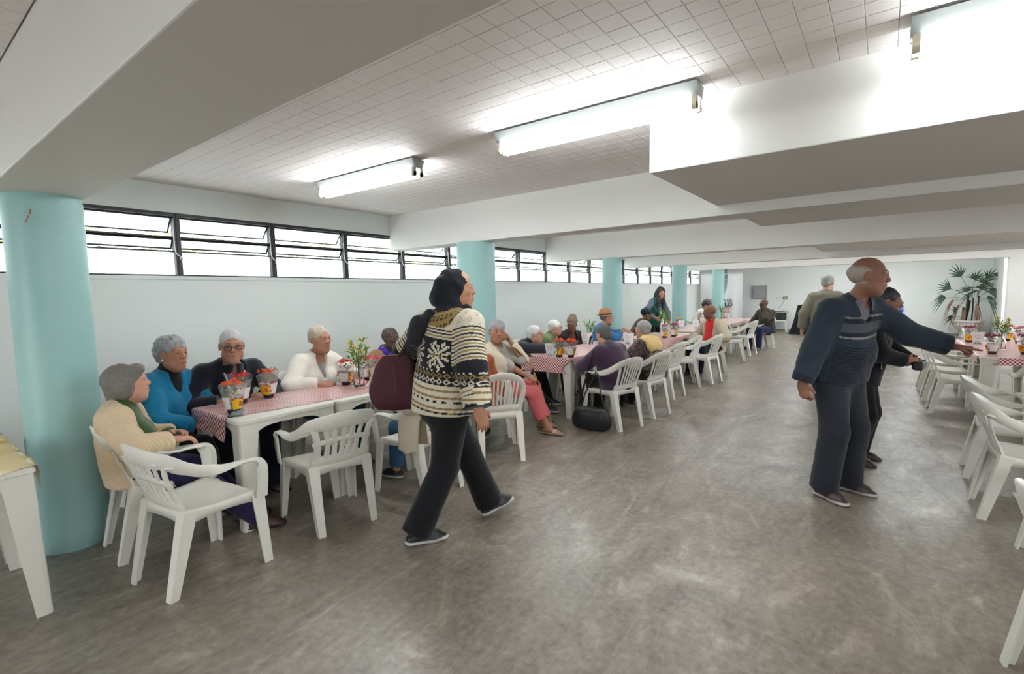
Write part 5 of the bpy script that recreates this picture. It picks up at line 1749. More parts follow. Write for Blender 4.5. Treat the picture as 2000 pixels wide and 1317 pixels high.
# handbags
def bag_black():
    c = V3(-2.40,4.545,.0)
    o = empty('handbag', (c[0],c[1],0), math.radians(8), 'black soft handbag hanging on the armrest of the purple woman\'s chair', 'handbag')
    pr = [ecap((-.10,0,.16),(.10,0,.17),.105,.105,.55,np.eye(3),k=.05), ecap((-.12,0,.10),(.12,0,.10),.085,.085,.6,np.eye(3),k=.05), ell((0,0,.30),(.13,.05,.05),k=.01,sub=True)]
    me = sdf_mesh('bag_body', pr, .008, simple('black_leather', srgb(24,25,30), .38, bmp=.3, bscale=30), None, lambda p: .006*wob(p,30), .008)
    link('bag_body', me, o)
    mb = MB(); mb.tube([(-.13,.02,.22),(-.10,.05,.38),(-.01,.075,.56),(.015,.08,.626),(.03,.09,.60),(.07,.06,.42),(.14,.02,.22)], .008, 8); mb.build('strap', simple('black_strap', srgb(22,22,26), .5), o, smooth=True)
bag_black()
def bag_maroon():
    o = empty('handbag', (-2.41,1.98,.10), math.radians(40), 'big maroon shoulder bag hanging behind the walking woman', 'handbag')
    R = rotz(.0)
    pr = [ecap((-.105,0,.80),(.10,0,.80),.070,.070,.62,R,k=.03), ecap((-.115,0,.87),(.105,0,.87),.075,.075,.66,R,k=.05), ecap((-.095,0,.96),(.09,0,.97),.068,.068,.58,R,k=.05),
          ecap((-.075,0,1.04),(.075,0,1.06),.055,.055,.45,R,k=.05), ecap((-.055,0,1.11),(.065,0,1.13),.035,.035,.45,R,k=.04), ecap((-.06,0,1.165),(.07,0,1.18),.045,.045,.35,R,k=.012,sub=True)]
    me = sdf_mesh('bag_body', pr, .0075, simple('maroon_suede', srgb(66,20,32), .7, var=.3, nscale=14, bmp=.3, bscale=25), None, lambda p: .006*wob(p,28), .008)
    o.scale = (.84,.84,.88)
    link('bag_body', me, o)
    for yy in (-.03,.03):
        mb = MB(); strip(mb, [V3(.02,yy,1.10),V3(.08,yy*.8,1.20),V3(.135,yy*.5+.05,1.30),V3(.16,yy*.3+.10,1.37),V3(.15,.16,1.34),V3(.09,yy+.10,1.18),V3(.05,yy+.03,1.08)], [V3(0,1,0)]*7, [.022]*7, .005)
        mb.build('strap', simple('brown_strap', srgb(92,74,62), .6), o, smooth=True)
    mb = MB(); mb.tube([(.01,-.062,.86),(.0,-.060,.98),(-.01,-.040,1.06)], .003, 6); mb.build('seam', simple('red_seam', srgb(130,34,44), .6), o, smooth=True)
bag_maroon()

# cream cardigan over the armrest of the chair behind the walking woman
def draped_cardigan():
    c = V3(-2.60, 2.27, 0)
    o = empty('cardigan', tuple(c), 0, 'cream knitted cardigan draped over the armrest behind the walking woman', 'cardigan')
    prof = [(-.054,.37),(-.058,.42),(-.055,.50),(-.046,.58),(-.036,.618),(-.012,.634),(.014,.632),(.034,.615),(.042,.56),(.046,.48),(.048,.42)]
    prof = catmull([V3(0,y,z) for y, z in prof], 3); nu = 14; vs = []; fs = []
    for p in prof:
        for i in range(nu+1):
            u = i/nu; drop = max(0, .60-p[2])
            vs.append((-.10+.205*u*(1+.12*drop), p[1]+.012*math.sin(u*11+p[2]*9)*min(1,drop*5)*np.sign(p[1]), p[2]-.012*math.sin(u*5)*(drop > .2)))
    for j in range(len(prof)-1):
        for i in range(nu):
            a_ = j*(nu+1)+i; fs.append((a_,a_+1,a_+nu+2,a_+nu+1))
    k = link('knit', mesh_from('knit', vs, fs, True, [cloth_mat('cream_knit2', srgb(222,208,184), rib=26)]), o)
    m = k.modifiers.new('t','SOLIDIFY'); m.thickness = .014
    pr = [cap((-.17,.0,.668),(-.02,.0,.668),.038,.045,k=.03), cap((-.02,.0,.668),(.10,.01,.66),.045,.036,k=.03)]
    link('sleeve', sdf_mesh('sleeve', pr, .008, MATS['cream_knit2'], None, lambda p: .006*wob(p,30), .008), o)
draped_cardigan()

# ------------------------------------------------------------------ back of the hall
def dep(px, py, Y):
    d = _r2*((px-1000)/F_PX) + _u2*(-(py-658.5)/F_PX) + _f
    t = Y/d.y
    return np.array([d.x*t, Y, CAM_H+d.z*t])
a = dep(1469,558,YB); b = dep(1498,584,YB)
o = empty('electric_panel', (a[0], YB-.001, b[2]), 0, 'grey metal electric cabinet on the back wall above the seated man', 'cabinet')
w, h = b[0]-a[0], a[2]-b[2]
M_PANEL = simple('grey_panel', srgb(150,148,150), .5, var=.04); M_PANEL2 = simple('grey_panel_door', srgb(164,162,164), .5, var=.04); M_DARK = simple('dark_plastic', srgb(30,30,32), .5)
mb = MB(); mb.box((0,-.05,0),(w,0,h)); mb.build('frame', M_PANEL, o, bevel=.006)
mb = MB(); mb.box((.05,-.062,.05),(w-.05,-.05,h-.05)); d_ = mb.build('door', M_PANEL2, o, bevel=.004)
mb = MB(); mb.box((.075,-.072,h*.45),(.10,-.062,h*.53)); mb.build('latch', M_DARK, d_)
for i in (.30,.68):
    for j in (.22,.70):
        mb = MB()
        for k in range(5): mb.box((w*i,-.066,h*j+k*.014),(w*i+.06,-.062,h*j+k*.014+.006))
        mb.build('vent', M_PANEL, d_)
p = dep(1519,582,YB); o = empty('wall_socket', (p[0], YB-.001, p[2]), 0, 'white double wall socket right of the grey cabinet', 'socket')
mb = MB(); mb.box((-.075,-.012,-.05),(.075,0,.05)); mb.build('plate', M_WHT, o, bevel=.004)
for x in (-.035,.035):
    mb = MB(); mb.box((x-.02,-.016,-.028),(x+.02,-.012,.028)); mb.build('insert', simple('socket_grey', srgb(196,196,194), .5), o)
p = dep(1534,582,YB); o = empty('wall_switch', (p[0], YB-.001, p[2]), 0, 'small brownish wall box with a cord plugged in, above the chair at the back', 'socket')
mb = MB(); mb.box((-.07,-.02,-.05),(.07,0,.05)); mb.build('plate', simple('brown_box', srgb(122,112,92), .5), o, bevel=.004)
mb = MB(); mb.box((-.045,-.04,-.03),(.0,-.02,.025)); mb.box((.015,-.03,-.02),(.05,-.02,.03)); mb.build('plug', simple('plug_pale', srgb(206,200,170), .5), o)
q = V3(-2.86,19.2,SEAT+.14) - V3(p[0],YB,p[2])
mb = MB(); mb.tube(catmull([(-.02,-.04,-.03),(-.06,-.06,-.18),(-.18,-.10,-.36),(-.20,-.2,-.50),tuple(q+V3(.03,0,.08)),tuple(q)],5), .006, 6); mb.build('cord', simple('grey_cord', srgb(120,118,112), .6), o, smooth=True)
o = empty('radio', (-2.86, 19.18, SEAT+.012), 0, 'black radio box on the seat of the chair at the back wall', 'radio')
mb = MB(); mb.box((-.20,-.07,0),(.20,.07,.24)); mb.build('case', M_DARK, o, bevel=.012)
mb = MB(); mb.tube([(-.15,0,.24),(-.14,0,.28),(.14,0,.28),(.15,0,.24)], .010, 8); mb.build('handle', M_DARK, o, smooth=True)
for x in (-.11,.11):
    mb = MB(); mb.tube([(x,-.072,.10),(x,-.078,.10)], .065, 18); mb.build('speaker', simple('speaker_grey', srgb(52,52,54), .7), o)

# banner with lettering
YBAN = 17.55
a = dep(1369,533,YBAN); b = dep(1451,534,YBAN)
o = empty('banner', (a[0], YBAN, 0), 0, 'white printed fabric banner hanging behind the last aqua column', 'banner')
W_ = b[0]-a[0]; HT = 2.03
vs = []; fs = []; n = 40
for j in range(13):
    for i in range(n+1):
        x = W_*i/n; z = .08+(HT-.08)*j/12
        vs.append((x, .030*math.sin(i*.55)*(1-.7*j/12)+.02*math.sin(i*.21+1), z))
for j in range(12):
    for i in range(n):
        a_ = j*(n+1)+i; fs.append((a_,a_+1,a_+n+2,a_+n+1))
link('fabric', mesh_from('fabric', vs, fs, True, [simple('banner_white', srgb(212,212,212), .7, var=.02)]), o).modifiers.new('t','SOLIDIFY').thickness = .003
mb = MB(); mb.tube([(-.03,0,HT),(W_+.03,0,HT)], .012, 8); mb.build('rod', simple('rod_white', srgb(200,200,200), .4), o, smooth=True)
for x0, x1 in ((.02,.10),(W_-.02,W_-.35)):
    mb = MB(); mb.tube([(x0,0,HT),(x1,.05,ZC-.005)], .004, 5); mb.build('cord', simple('grey_cord', srgb(120,118,112), .6), o)
M_INK = simple('ink_black', srgb(38,38,42), .6); M_INKG = simple('ink_green', srgb(30,110,60), .6); M_INKR = simple('ink_red', srgb(170,40,50), .6)
def text_mesh(s, size, mat, bold=0.0, align='RIGHT', spacing=1.0):
    cu = bpy.data.curves.new('lettering', 'FONT'); cu.body = s; cu.size = size; cu.extrude = .0015; cu.offset = bold; cu.align_x = align; cu.space_character = spacing
    to = bpy.data.objects.new('lettering', cu); COL.objects.link(to)
    bpy.context.view_layer.update()
    me = bpy.data.meshes.new_from_object(to.evaluated_get(bpy.context.evaluated_depsgraph_get()))
    bpy.data.objects.remove(to); bpy.data.curves.remove(cu)
    me.name = 'lettering'; me.materials.clear(); me.materials.append(mat)
    return me
def lettering(parent, s, size, mat, x, y, z, bold=0.0, align='RIGHT', spacing=1.0):
    t = link('lettering', text_mesh(s, size, mat, bold, align, spacing), parent, (x, y, z)); t.rotation_euler = (PI/2, 0, 0); return t
for s, px, py, hgt, bold in (('PREFEITURA DE', 1429.5, 589.5, 5.2, .001), ('SÃO PAULO', 1430, 598.5, 7.6, .006), ('EDUCAÇÃO', 1423.5, 603.6, 4.2, .0)):
    q = dep(px, py, YBAN-.045); sc = np.linalg.norm(dep(px, py-1, YBAN)-dep(px, py, YBAN))
    lettering(o, s, hgt*sc*1.40, M_INK, q[0]-a[0], -.045, q[2], bold)
q = dep(1414, 580, YBAN); mb = MB()
for k, (m_, dz) in enumerate(((M_INKG, .10), (M_INKR, -.02))):
    mb = MB(); mb.ball((q[0]-a[0]-.06+.0, -.045, q[2]+dz*.8), .075 if k == 0 else .04, 14, 8, (1,.1,1)); mb.build('printed_emblem', m_, o, smooth=True)
# eye chart hung on the far side of the last column
cx, cy, cr = -3.87, 15.12, .168
tl = dep(1405, 527, 15.32); br = dep(1421.5, 578, 15.32)
o = empty('eye_chart', (tl[0], 15.33, br[2]), 0, 'paper eye chart with rows of letters hanging at the last column, its edge curled', 'chart')
w_, h_ = br[0]-tl[0], tl[2]-br[2]
vs = []; fs = []
for j in range(13):
    v = j/12; ww = w_*(1.0 if v > .45 else 1.0-.45*((.45-v)/.45)**1.6)
    for i in range(9):
        u = i/8; vs.append((ww*u, -.05*max(0,.45-v)*u, h_*v))
for j in range(12):
    for i in range(8):
        a_ = j*9+i; fs.append((a_,a_+1,a_+10,a_+9))
link('paper', mesh_from('paper', vs, fs, True, [simple('chart_paper', srgb(214,214,216), .7, var=.02)]), o).modifiers.new('t','SOLIDIFY').thickness = .002
for s, f, sz in (('U E', .86, .16), ('N U Z', .66, .11), ('B D F H', .53, .06), ('N P T X U', .44, .045), ('H U A P N D', .36, .034), ('Z B D E H V', .29, .028)):
    lettering(o, s, sz, M_INK, w_*(.93 if f > .45 else .84), -.012-.02*(f < .45), h_*f, .002)

# black draped stand, water cooler, palm
p = at(1552, 651); p[1] = min(p[1], 18.6)
def draped_stand():
    o = empty('draped_stand', (-2.06, 18.3, 0), 0, 'stand draped in black cloth left of the man in the olive coat', 'stand')
    vs = []; fs = []; n = 40; prof = ((.40,.0),(.33,.18),(.27,.42),(.22,.68),(.19,.88),(.17,.94),(.0,.96))
    for r, z in prof:
        for i in range(n):
            a = 2*PI*i/n; rr = r*(1+.10*(1-z)*math.sin(a*7)+.05*math.sin(a*3+1)); vs.append((rr*math.cos(a), rr*.55*math.sin(a), z))
    for j in range(len(prof)-1):
        for i in range(n):
            k = (i+1)%n; fs.append((j*n+i, j*n+k, (j+1)*n+k, (j+1)*n+i))
    link('cloth', mesh_from('cloth', vs, fs, True, [cloth_mat('black_drape', srgb(26,26,32))]), o)
draped_stand()
def water_cooler():
    p = dep(1746, 600, 12.0)
    o = empty('water_cooler', (p[0], 12.0, 0), 0, 'water cooler with a blue bottle behind the woman with glasses', 'cooler')
    M_BLUE = simple('blue_jug', srgb(18,84,176), .3, var=.15)
    mb = MB(); mb.lathe([(.10,.70),(.155,.74),(.165,.78),(.160,.84),(.166,.86),(.166,.96),(.160,.98),(.165,1.0),(.165,1.08),(.15,1.105),(.0,1.11)], 28, close_bottom=True); mb.build('bottle', M_BLUE, o, smooth=True)
    mb = MB(); mb.box((-.16,-.16,.0),(.16,.16,.70)); mb.build('cabinet', M_WHT, o, bevel=.02)
    mb = MB(); mb.tube([(.14,-.05,.73),(.235,-.05,.73)], .018, 8); mb.tube([(.225,-.05,.765),(.225,-.05,.665)], .014, 8); mb.box((.205,-.075,.765),(.245,-.025,.78)); mb.build('tap', M_WHT, o, smooth=True)
water_cooler()
def palm():
    o = empty('potted_palm', (1.92, 18.95, 0), 0, 'tall fan palm in a round white pot in the far right corner', 'plant')
    mb = MB(); mb.lathe([(.0,.0),(.22,.0),(.21,.05),(.20,.10),(.24,.16),(.34,.26),(.40,.38),(.415,.43),(.45,.435),(.46,.475),(.45,.49),(.41,.485),(.39,.43),(.0,.42)], 40)
    mb.build('pot', simple('white_pot', srgb(196,190,184), .7, var=.06, bmp=.6, bscale=8), o, smooth=True)
    mb = MB()
    for k in range(24):
        a = 2*PI*k/24; mb.ball((.395*math.cos(a),.395*math.sin(a),.36), .035, 6, 4, (1,1,1.3))
    mb.build('relief', MATS['white_pot'], o, smooth=True)
    mb = MB(); mb.lathe([(.0,.44),(.40,.44)], 24); mb.build('soil', simple('soil', srgb(60,48,40), .9), o)
    o.scale = (.80,.80,1.0)
    M_PALM = simple('palm_leaf', srgb(38,66,44), .4, var=.3, nscale=9); M_STEM = simple('palm_stem', srgb(48,40,34), .8); M_DRY = simple('dry_leaf', srgb(120,92,74), .8, var=.2)
    stems = [((-.10,-.05),(-.02,-.03),1.22,.035),((-.06,.05),(.03,.0),1.05,.030),((.10,.0),(.11,.0),1.12,.022),((.22,-.02),(.25,-.02),1.18,.022),((-.16,.02),(-.13,.0),.85,.03)]
    for (x0,y0),(x1,y1),z,r in stems:
        mb = MB(); mb.tube([(x0,y0,.43),((x0+x1)/2+.01,(y0+y1)/2,(.43+z)/2),(x1,y1,z)], r, 8); mb.build('stem', M_STEM, o, smooth=True)
    rng = np.random.RandomState(11)
    def leaf(base, tip, n, L, spread, droop, mat=M_PALM):
        base = np.array(base,float); tip = np.array(tip,float)
        mb = MB(); mid = (base+tip)/2+np.array([0,0,.06]); mb.tube([base, mid, tip], .006, 5)
        d = nrm(tip-base); side = nrm(np.cross(d,[0,-1,.25])); up = nrm(np.cross(side,d))
        for k in range(n):
            a = (-1+2*k/(n-1))*spread
            v = nrm(d*math.cos(a)+side*math.sin(a)+up*rng.normal()*.10); w = nrm(np.cross(v,[0,-1,.1]))*.020
            l = L*1.25*(1-.25*abs(a)/spread)*rng.uniform(.85,1.1); pts = []
            for q in range(5):
                f = q/4; p_ = tip+v*l*f+np.array([0,0,-droop*l*f*f]); ww = w*(1.0 if 0 < q < 3 else (.55 if q == 3 else .4 if q == 0 else .12))
                pts += [p_-ww, p_+ww+np.array([0,-.004,0])]
            mb.add(pts, [(2*q,2*q+1,2*q+3,2*q+2) for q in range(4)])
        mb.build('fan_leaf', mat, o)
    L = [((0,0,1.2),(-.25,-.1,1.72),8,.42,.85,.25),((0,0,1.1),(-.50,-.05,1.38),7,.40,.7,.15),((0,0,1.05),(-.62,-.1,1.12),8,.40,.75,.6),((.05,0,1.1),(.12,-.1,1.62),8,.40,1.0,.4),((.2,0,1.15),(.42,-.15,1.62),7,.42,.7,.35),((.2,0,1.2),(.62,-.1,1.72),7,.36,.9,1.0),((.2,0,1.1),(.30,-.15,1.35),9,.42,1.2,.7),((.1,0,1.1),(.05,-.2,1.25),9,.40,1.2,.8),((.24,0,1.1),(.52,-.1,1.28),9,.42,1.0,.9),((.2,0,1.0),(.62,-.1,.95),8,.40,.7,1.1),((.2,0,1.2),(.36,.05,1.5),9,.40,1.2,.5),((0,0,1.1),(-.05,.1,1.3),8,.40,1.1,.6),((.25,0,1.0),(.45,-.2,1.1),9,.42,1.0,1.1),((-.12,0,.5),(-.38,-.1,.56),5,.30,.5,.5),((-.14,0,.84),(-.30,-.15,.80),5,.20,.6,-.2)]
    for q in L: leaf(*q)
    for q in (((0,0,1.0),(-.40,-.12,1.05),7,.32,.5,2.2),((0,0,.95),(-.24,-.12,.92),7,.30,.5,2.4),((0,.0,.9),(-.10,-.14,.78),6,.22,.5,2.4),((.12,0,1.0),(.18,-.16,.95),7,.30,.5,2.4)): leaf(*q, M_DRY)
palm()
# ------------------------------------------------------------------ the people
SEATZ = SEAT-.005
C = srgb
M_ = cloth_mat
GLS = simple('glasses_black', C(24,24,28), .3); GLSG = simple('glasses_metal', C(120,110,105), .3, metal=.6)
ZIP = simple('zip_white', C(214,212,206), .5)
def zip_line(pts):
    def f(s, sp, root, h):
        P = [snap(s, q+s.R1[:,1]*.22, -s.R1[:,1]) for q in catmull(pts(s), 5)]
        mb = MB(); mb.tube(P, .0055, 6); return mb.build('zip', ZIP, root, smooth=True)
    return f
def zips(s, sp, root, h):
    c0, c1, r0, r1 = s.vcut
    for sd in (1,-1):
        P = []
        for t in (.12,.25,.4,.55,.7,.85,1.0):
            c = c0+(c1-c0)*t; w = (r0+(r1-r0)*t)*.93
            P.append(snap(s, c+s.R1[:,0]*sd*w+s.R1[:,1]*.2, -s.R1[:,1]))
        if sd == 1:
            for dz in (.06,.12,.2): P.append(snap(s, c1-s.R1[:,2]*dz+s.R1[:,1]*.25, -s.R1[:,1]))
        mb = MB(); mb.tube(catmull(P,4), .0055, 6); mb.build('zip', ZIP, root, smooth=True)
def earring(s, sp, root, h):
    mb = MB(); mb.ball(Hm(s,(.082,-.002,-.042)), .007, 8, 6); mb.build('earring', simple('pearl', C(236,230,220), .25), root, smooth=True)

# --- front group
person(dict(pos=(-3.50,.84), az=8, S=1.46, ts=.70, seat=SEATZ, lean=-16, hunch=18, twist=20, fat=.35, q=0, skin='fair', jowl=.8, nose=1.1, mouth=.3, brow=(.30,.26,.22),
  label='elderly person with a grey bob in a cream cardigan over green, hand on armrest', head=(8,6,0), hair=('bob', C(116,111,103), .55),
  armR=dict(t=(.245,.16,.655), hd=(-.15,1,-.10), hn=(0,.1,1), curl=.35, pole=(.9,-.7,-.2)), armL=dict(t=(-.10,.22,.62), pole=(-.9,-.5,-.2)),
  legR=dict(t=(.30,.56,.085), yaw=25), legL=dict(t=(.08,.55,.085), yaw=10),
  wear=[top('pullover', M_('green_velvet', C(58,98,24), .6, sheen=.5), e=.008, neck='turtle'), trousers(M_('plum_navy', C(46,42,84))), cardigan(M_('cream_knit', C(214,190,156), rib=24), e=.026, w=(.10,.19), hem=.10, sleeve=.92)],
  shoes=((.06,.025,.02),(.03,.02,.02))))
person(dict(pos=(-4.12,1.22), az=62, S=1.56, seat=SEATZ, lean=2, hunch=10, fat=.55, q=0, skin='olive', jowl=.8, nose=1.15, brow=(.14,.12,.11),
  label='person with short grey curls in a teal ribbed sweater over black', head=(6,0,0), gaze=(10,0), hair=('curly', C(150,152,152), .35),
  armR=dict(t=(.10,.36,.60), pole=(.9,-.5,-.3)), armL=dict(t=(-.02,.38,.63), pole=(-.9,-.4,-.3)),
  wear=[top('undershirt', M_('black_knit', C(20,20,26)), e=.004, neck='turtle', sleeve=0), top('sweater', M_('teal_rib', C(14,112,150), rib=34), e=.018, neck='v', vdepth=.7), trousers(M_('black_navy', C(20,22,34))), earring],
  shoes=((.015,.015,.02),(.03,.03,.03))))
navy = M_('navy_fleece', C(22,28,44), .9, sheen=.3)
person(dict(pos=(-4.24,1.70), az=90, S=1.66, sex='m', seat=SEATZ, lean=12, hunch=12, fat=.45, q=0, skin='olive', jowl=.4, nose=1.15, mouth=.4, brow=(.05,.045,.04), beard=(.45,.42,.40),
  label='person with cropped white hair and black glasses in a navy zip jacket', head=(19,-4,0), gaze=(3,0), hair=('crop', C(190,188,186), .2), glasses=GLS, gl=(.0026,),
  armR=dict(t=(.16,.34,.70), pole=(.9,-.5,-.3)), armL=dict(t=(-.16,.34,.70), pole=(-.9,-.5,-.3)),
  wear=[top('tshirt', M_('grey_blue', C(96,112,130)), e=.003, neck='crew', sleeve=0), top('jacket', navy, e=.022, neck='v', vdepth=1.3, vwide=1.45, puff=.008), zips, collar(navy, 'collar', .078), trousers(M_('navy_trousers', C(24,28,52)))],
  shoes=((.02,.02,.022),(.02,.02,.02))))
white = M_('white_wool', C(232,226,214), rib=None)
person(dict(pos=(-4.18,2.42), az=85, S=1.58, seat=SEATZ, lean=4, hunch=12, fat=.6, q=0, skin='olive', jowl=.9, nose=1.3, brow=(.20,.16,.13),
  label='person with pale hair tied back in a white wool cardigan', head=(-4,2,0), hair=('pulled', C(190,176,158), .3),
  armR=dict(t=(.17,.34,.72), pole=(.9,-.5,-.3)), armL=dict(t=(-.17,.34,.73), pole=(-.9,-.5,-.3)),
  wear=[top('blouse', M_('print_blouse', C(150,150,150), var=.7), e=.004, neck='wide', sleeve=0), top('cardigan', white, e=.024, neck='v', vdepth=1.0, puff=.012, hem=.05), trousers(M_('petrol', C(16,92,104)), to=.95)],
  shoes=((.03,.03,.03),(.05,.05,.05))))
person(dict(pos=(-4.20,3.22), az=88, S=1.46, seat=SEATZ, lean=8, hunch=12, fat=.15, q=0, skin='deep', jowl=.2, nose=1.35, brow=(.03,.025,.02),
  label='person with glasses, brown jacket and purple scarf behind the maroon bag', head=(6,2,0), hair=('pulled', C(70,52,46), .3), glasses=GLSG, gl=(.0018,),
  armR=dict(t=(.14,.33,.68), pole=(.9,-.5,-.3)), armL=dict(t=(-.14,.33,.68), pole=(-.9,-.5,-.3)),
  wear=[top('jacket', M_('brown_suede', C(150,110,84), .9), e=.022, neck='crew'), scarf(M_('purple_print', C(66,38,150), var=.6), r=.082, thick=.034, tails=False), trousers(M_('dark_blue', C(26,34,56)))],
  shoes=((.02,.02,.02),(.03,.03,.03))))
person(dict(pos=(-2.64,2.64), az=-92, S=1.36, ts=.8, seat=SEATZ, lean=2, hunch=14, fat=.15, q=1, skin='tan', brow=(.1,.1,.1),
  label='person in jeans and black slip-on shoes seated behind the walking woman', head=(0,-15,0), hair=('short', C(110,106,102)),
  legL=dict(t=(-.14,.36,.085), yaw=-10), legR=dict(t=(.16,.40,.085), yaw=10),
  wear=[top('cardigan', M_('cream_knit3', C(218,206,186), rib=26), e=.02, neck='crew'), trousers(M_('blue_jeans', C(58,92,128), var=.2), to=.86, flare=.006)],
  shoes=((.012,.012,.016),(.55,.54,.52))))
person(dict(pos=(-2.93,3.36), az=-60, S=1.42, ts=.84, seat=SEATZ, lean=6, hunch=14, fat=.10, q=1, skin='brown',
  label='person in an orange printed dress on the armless chair, mostly hidden', head=(0,-4,0), hair=('short', C(60,54,50)),
  legR=dict(t=(.18,.34,.085), yaw=30),
  wear=[top('dress', M_('orange_print', C(146,72,38), var=.8), e=.018, neck='crew', hem=.16), trousers(M_('dark_skirt', C(24,26,40)), e=.02)],
  shoes=((.02,.025,.05),(.6,.6,.6))))

# --- the walking woman
FLAKE = ["0000100001000","0001100011000","0101011010110","0011001001100","0001101011000","1100110110011","0111011101110","0001110111000","0111011101110","1100110110011","0001101011000","0011001001100","0101011010110","0001100011000","0000100001000"]
def fair_isle(s):
    cream = np.array(C(222,212,190)); blk = np.array(C(22,22,30)); tan = np.array(C(150,122,70)); mus = np.array(C(156,128,66))
    def fn(v):
        n = len(v); c = np.repeat(cream[None], n, 0)
        def seg(a, b):
            ab = b-a; t = np.clip(((v-a)@ab)/(ab@ab), 0, 1); return np.linalg.norm(v-(a+t[:,None]*ab), axis=1), t
        dT, tT = seg(s.pel, s.nb)
        arm = np.zeros(n, bool); at_ = np.zeros(n)
        for sd in (1,-1):
            d1, t1 = seg(s.sh[sd], s.elb[sd]); d2, t2 = seg(s.elb[sd], s.wr[sd])
            ta = np.where(d1 < d2, t1*.285, .285+t2*.245); da = np.minimum(d1, d2)
            m = (da < dT*.60) & (da < np.where(ta > .3, .085, .115)) & (ta > .035) & ~((ta > .3) & (dT < .222))
            arm |= m; at_ = np.where(m, ta, at_)
        q = (v - s.chest) @ s.R1; x, z = q[:,0], q[:,2]
        back = q[:,1] < 0.02
        zz = z + .015*np.sin(x*9)
        # hem stripes
        low = zz < -.195
        st = np.floor((zz+.355)/.0125).astype(int)
        pal = [blk, cream, tan, cream, cream, blk, cream, tan, cream, cream, tan, cream, cream]
        for i, pc in enumerate(pal): c[low & (st == i)] = pc
        dash = (np.floor(x/.022).astype(int) % 2 == 0)
        c[low & (st == 5) & dash] = cream; c[low & (st == 0) & dash] = mus
        # black field
        fld = (zz >= -.195) & (zz < .065)
        c[fld] = blk
        for z0, ca, cb in ((-.172, cream, blk), (-.140, tan, blk)):
            m = fld & (np.abs(zz-z0) < .017)
            u = (x/.036) % 1.0 - .5; w = (zz-z0)/.017
            dd = np.abs(u)*2 + np.abs(w)
            c[m & (dd < 1.0)] = ca; c[m & (dd < .5)] = cb
        m = fld & (np.abs(zz+.117) < .005) & (np.floor(x/.012).astype(int) % 3 == 0); c[m] = cream
        cell = .0108
        for cxx in (-.085, .085):
            iu = np.floor((x-cxx)/cell + 6.5).astype(int); iv = np.floor((zz+.030)/cell + 7.5).astype(int)
            ok = fld & (iu >= 0) & (iu < 13) & (iv >= 0) & (iv < 15) & (zz > -.112)
            F = np.array([[ch == '1' for ch in r] for r in FLAKE])
            hit = np.zeros(n, bool); hit[ok] = F[14-iv[ok], iu[ok]]
            c[hit] = cream
            ring = ok & (np.abs(iv-7) < 1) & (np.abs(iu-6) < 5) & hit; c[ring] = tan
        # stripes above, then yoke
        up = (zz >= .065) & (zz < .128)
        st2 = np.floor((zz-.065)/.009).astype(int)
        for i, pc in enumerate((cream, tan, cream, blk, cream, blk, cream)): c[up & (st2 == i)] = pc
        yk = (zz >= .128)
        rad = np.linalg.norm(v - s.nb, axis=1)
        m = yk & (rad < .165); c[m] = mus
        uu = (np.arctan2(q[:,0], -q[:,1])/.22) % 1.0 - .5; ww = (rad/.036) % 1.0 - .5
        sq = np.maximum(np.abs(uu), np.abs(ww))
        c[m & (sq < .30) & (sq > .14)] = blk
        m2 = yk & (rad >= .165); c[m2 & (sq < .22) & (sq > .10)] = cream*.72
        # sleeves
        c[arm] = cream
        ph = at_ % .043
        for a0, a1, pc in ((0,.011,blk),(.011,.021,cream),(.021,.032,tan),(.032,.043,cream)): c[arm & (ph >= a0) & (ph < a1)] = pc
        for a0, a1, pc in ((.255,.300,blk),(.300,.316,cream),(.316,.326,tan),(.326,.342,cream),(.342,.350,mus),(.350,.366,cream),(.366,.402,blk),(.402,.420,cream),(.420,.430,tan),(.430,.446,cream),(.446,.454,blk),(.454,.472,cream)): c[arm & (at_ >= a0) & (at_ < a1)] = pc
        c[arm & (at_ >= .472)] = blk
        return c
    return fn
def headscarf(s, sp, root, h):
    K = s.k; up = s.R2[:,2]
    lc = s.nb+s.R2@V3(0,.01,.02)*K
    pr = [hell(s,(0,-.030,.024),(.092,.112,.102)), hell(s,(0,-.062,-.056),(.098,.116,.088), k=.03, clips=[hplane(s,(0,-.06,-.122),(0,-.25,-1))]), hcap(s,(0,.035,-.122),(0,-.01,-.135),.050,.070, k=.04),
          ecap(lc+s.R2@V3(0,-.01,.02)*K, lc+s.R2@V3(0,-.02,-.02)*K, .085*K,.10*K,.85,s.R2,k=.04),
          hell(s,(0,.130,-.010),(.064,.080,.140), k=.006, sub=True)]
    # tail of the scarf over the back of the left shoulder
    a = s.nb+s.R2@V3(-.075,-.105,-.02)*K; b = s.chest+s.R2@V3(-.13,-.15,.10)*K; d = s.chest+s.R2@V3(-.14,-.165,-.01)*K
    pr += [ecap(a,b,.048,.066,.30,s.R2,k=.006), ecap(b,d,.066,.062,.28,s.R2,k=.02,clips=[(d,nrm(d-b))])]
    mat = M_('black_scarf', C(30,34,42), .85)
    o = link('headscarf', sdf_mesh('headscarf', pr, .006, mat, None, lambda p: .006*wob(p@rotx(.7)*np.array([.6,1.6,.5]),40)+.002*wob(p,80), .009), root)
    mb = MB()
    for k in range(18):
        p = d + s.R2@V3(-.062+.0073*k,-.012,0)*K; mb.tube([p, p+V3(.002*(k%3),-.004,-.03), p+V3(.004*((k*5)%4-1.5),-.004,-.062)], .0022, 4)
    mb.build('fringe', mat, o)
    link('hair', sdf_mesh('hair', [hell(s,(0,-.010,.040),(.071,.094,.083), clips=[hplane(s,(0,.03,0),(0,-1,0))]), hell(s,(0,.112,-.02),(.075,.075,.098),k=.006,sub=True)], .006, hair_mat('hair_sandy', C(186,152,124)), None, lambda p: .002*wob(p,200), .003), root)
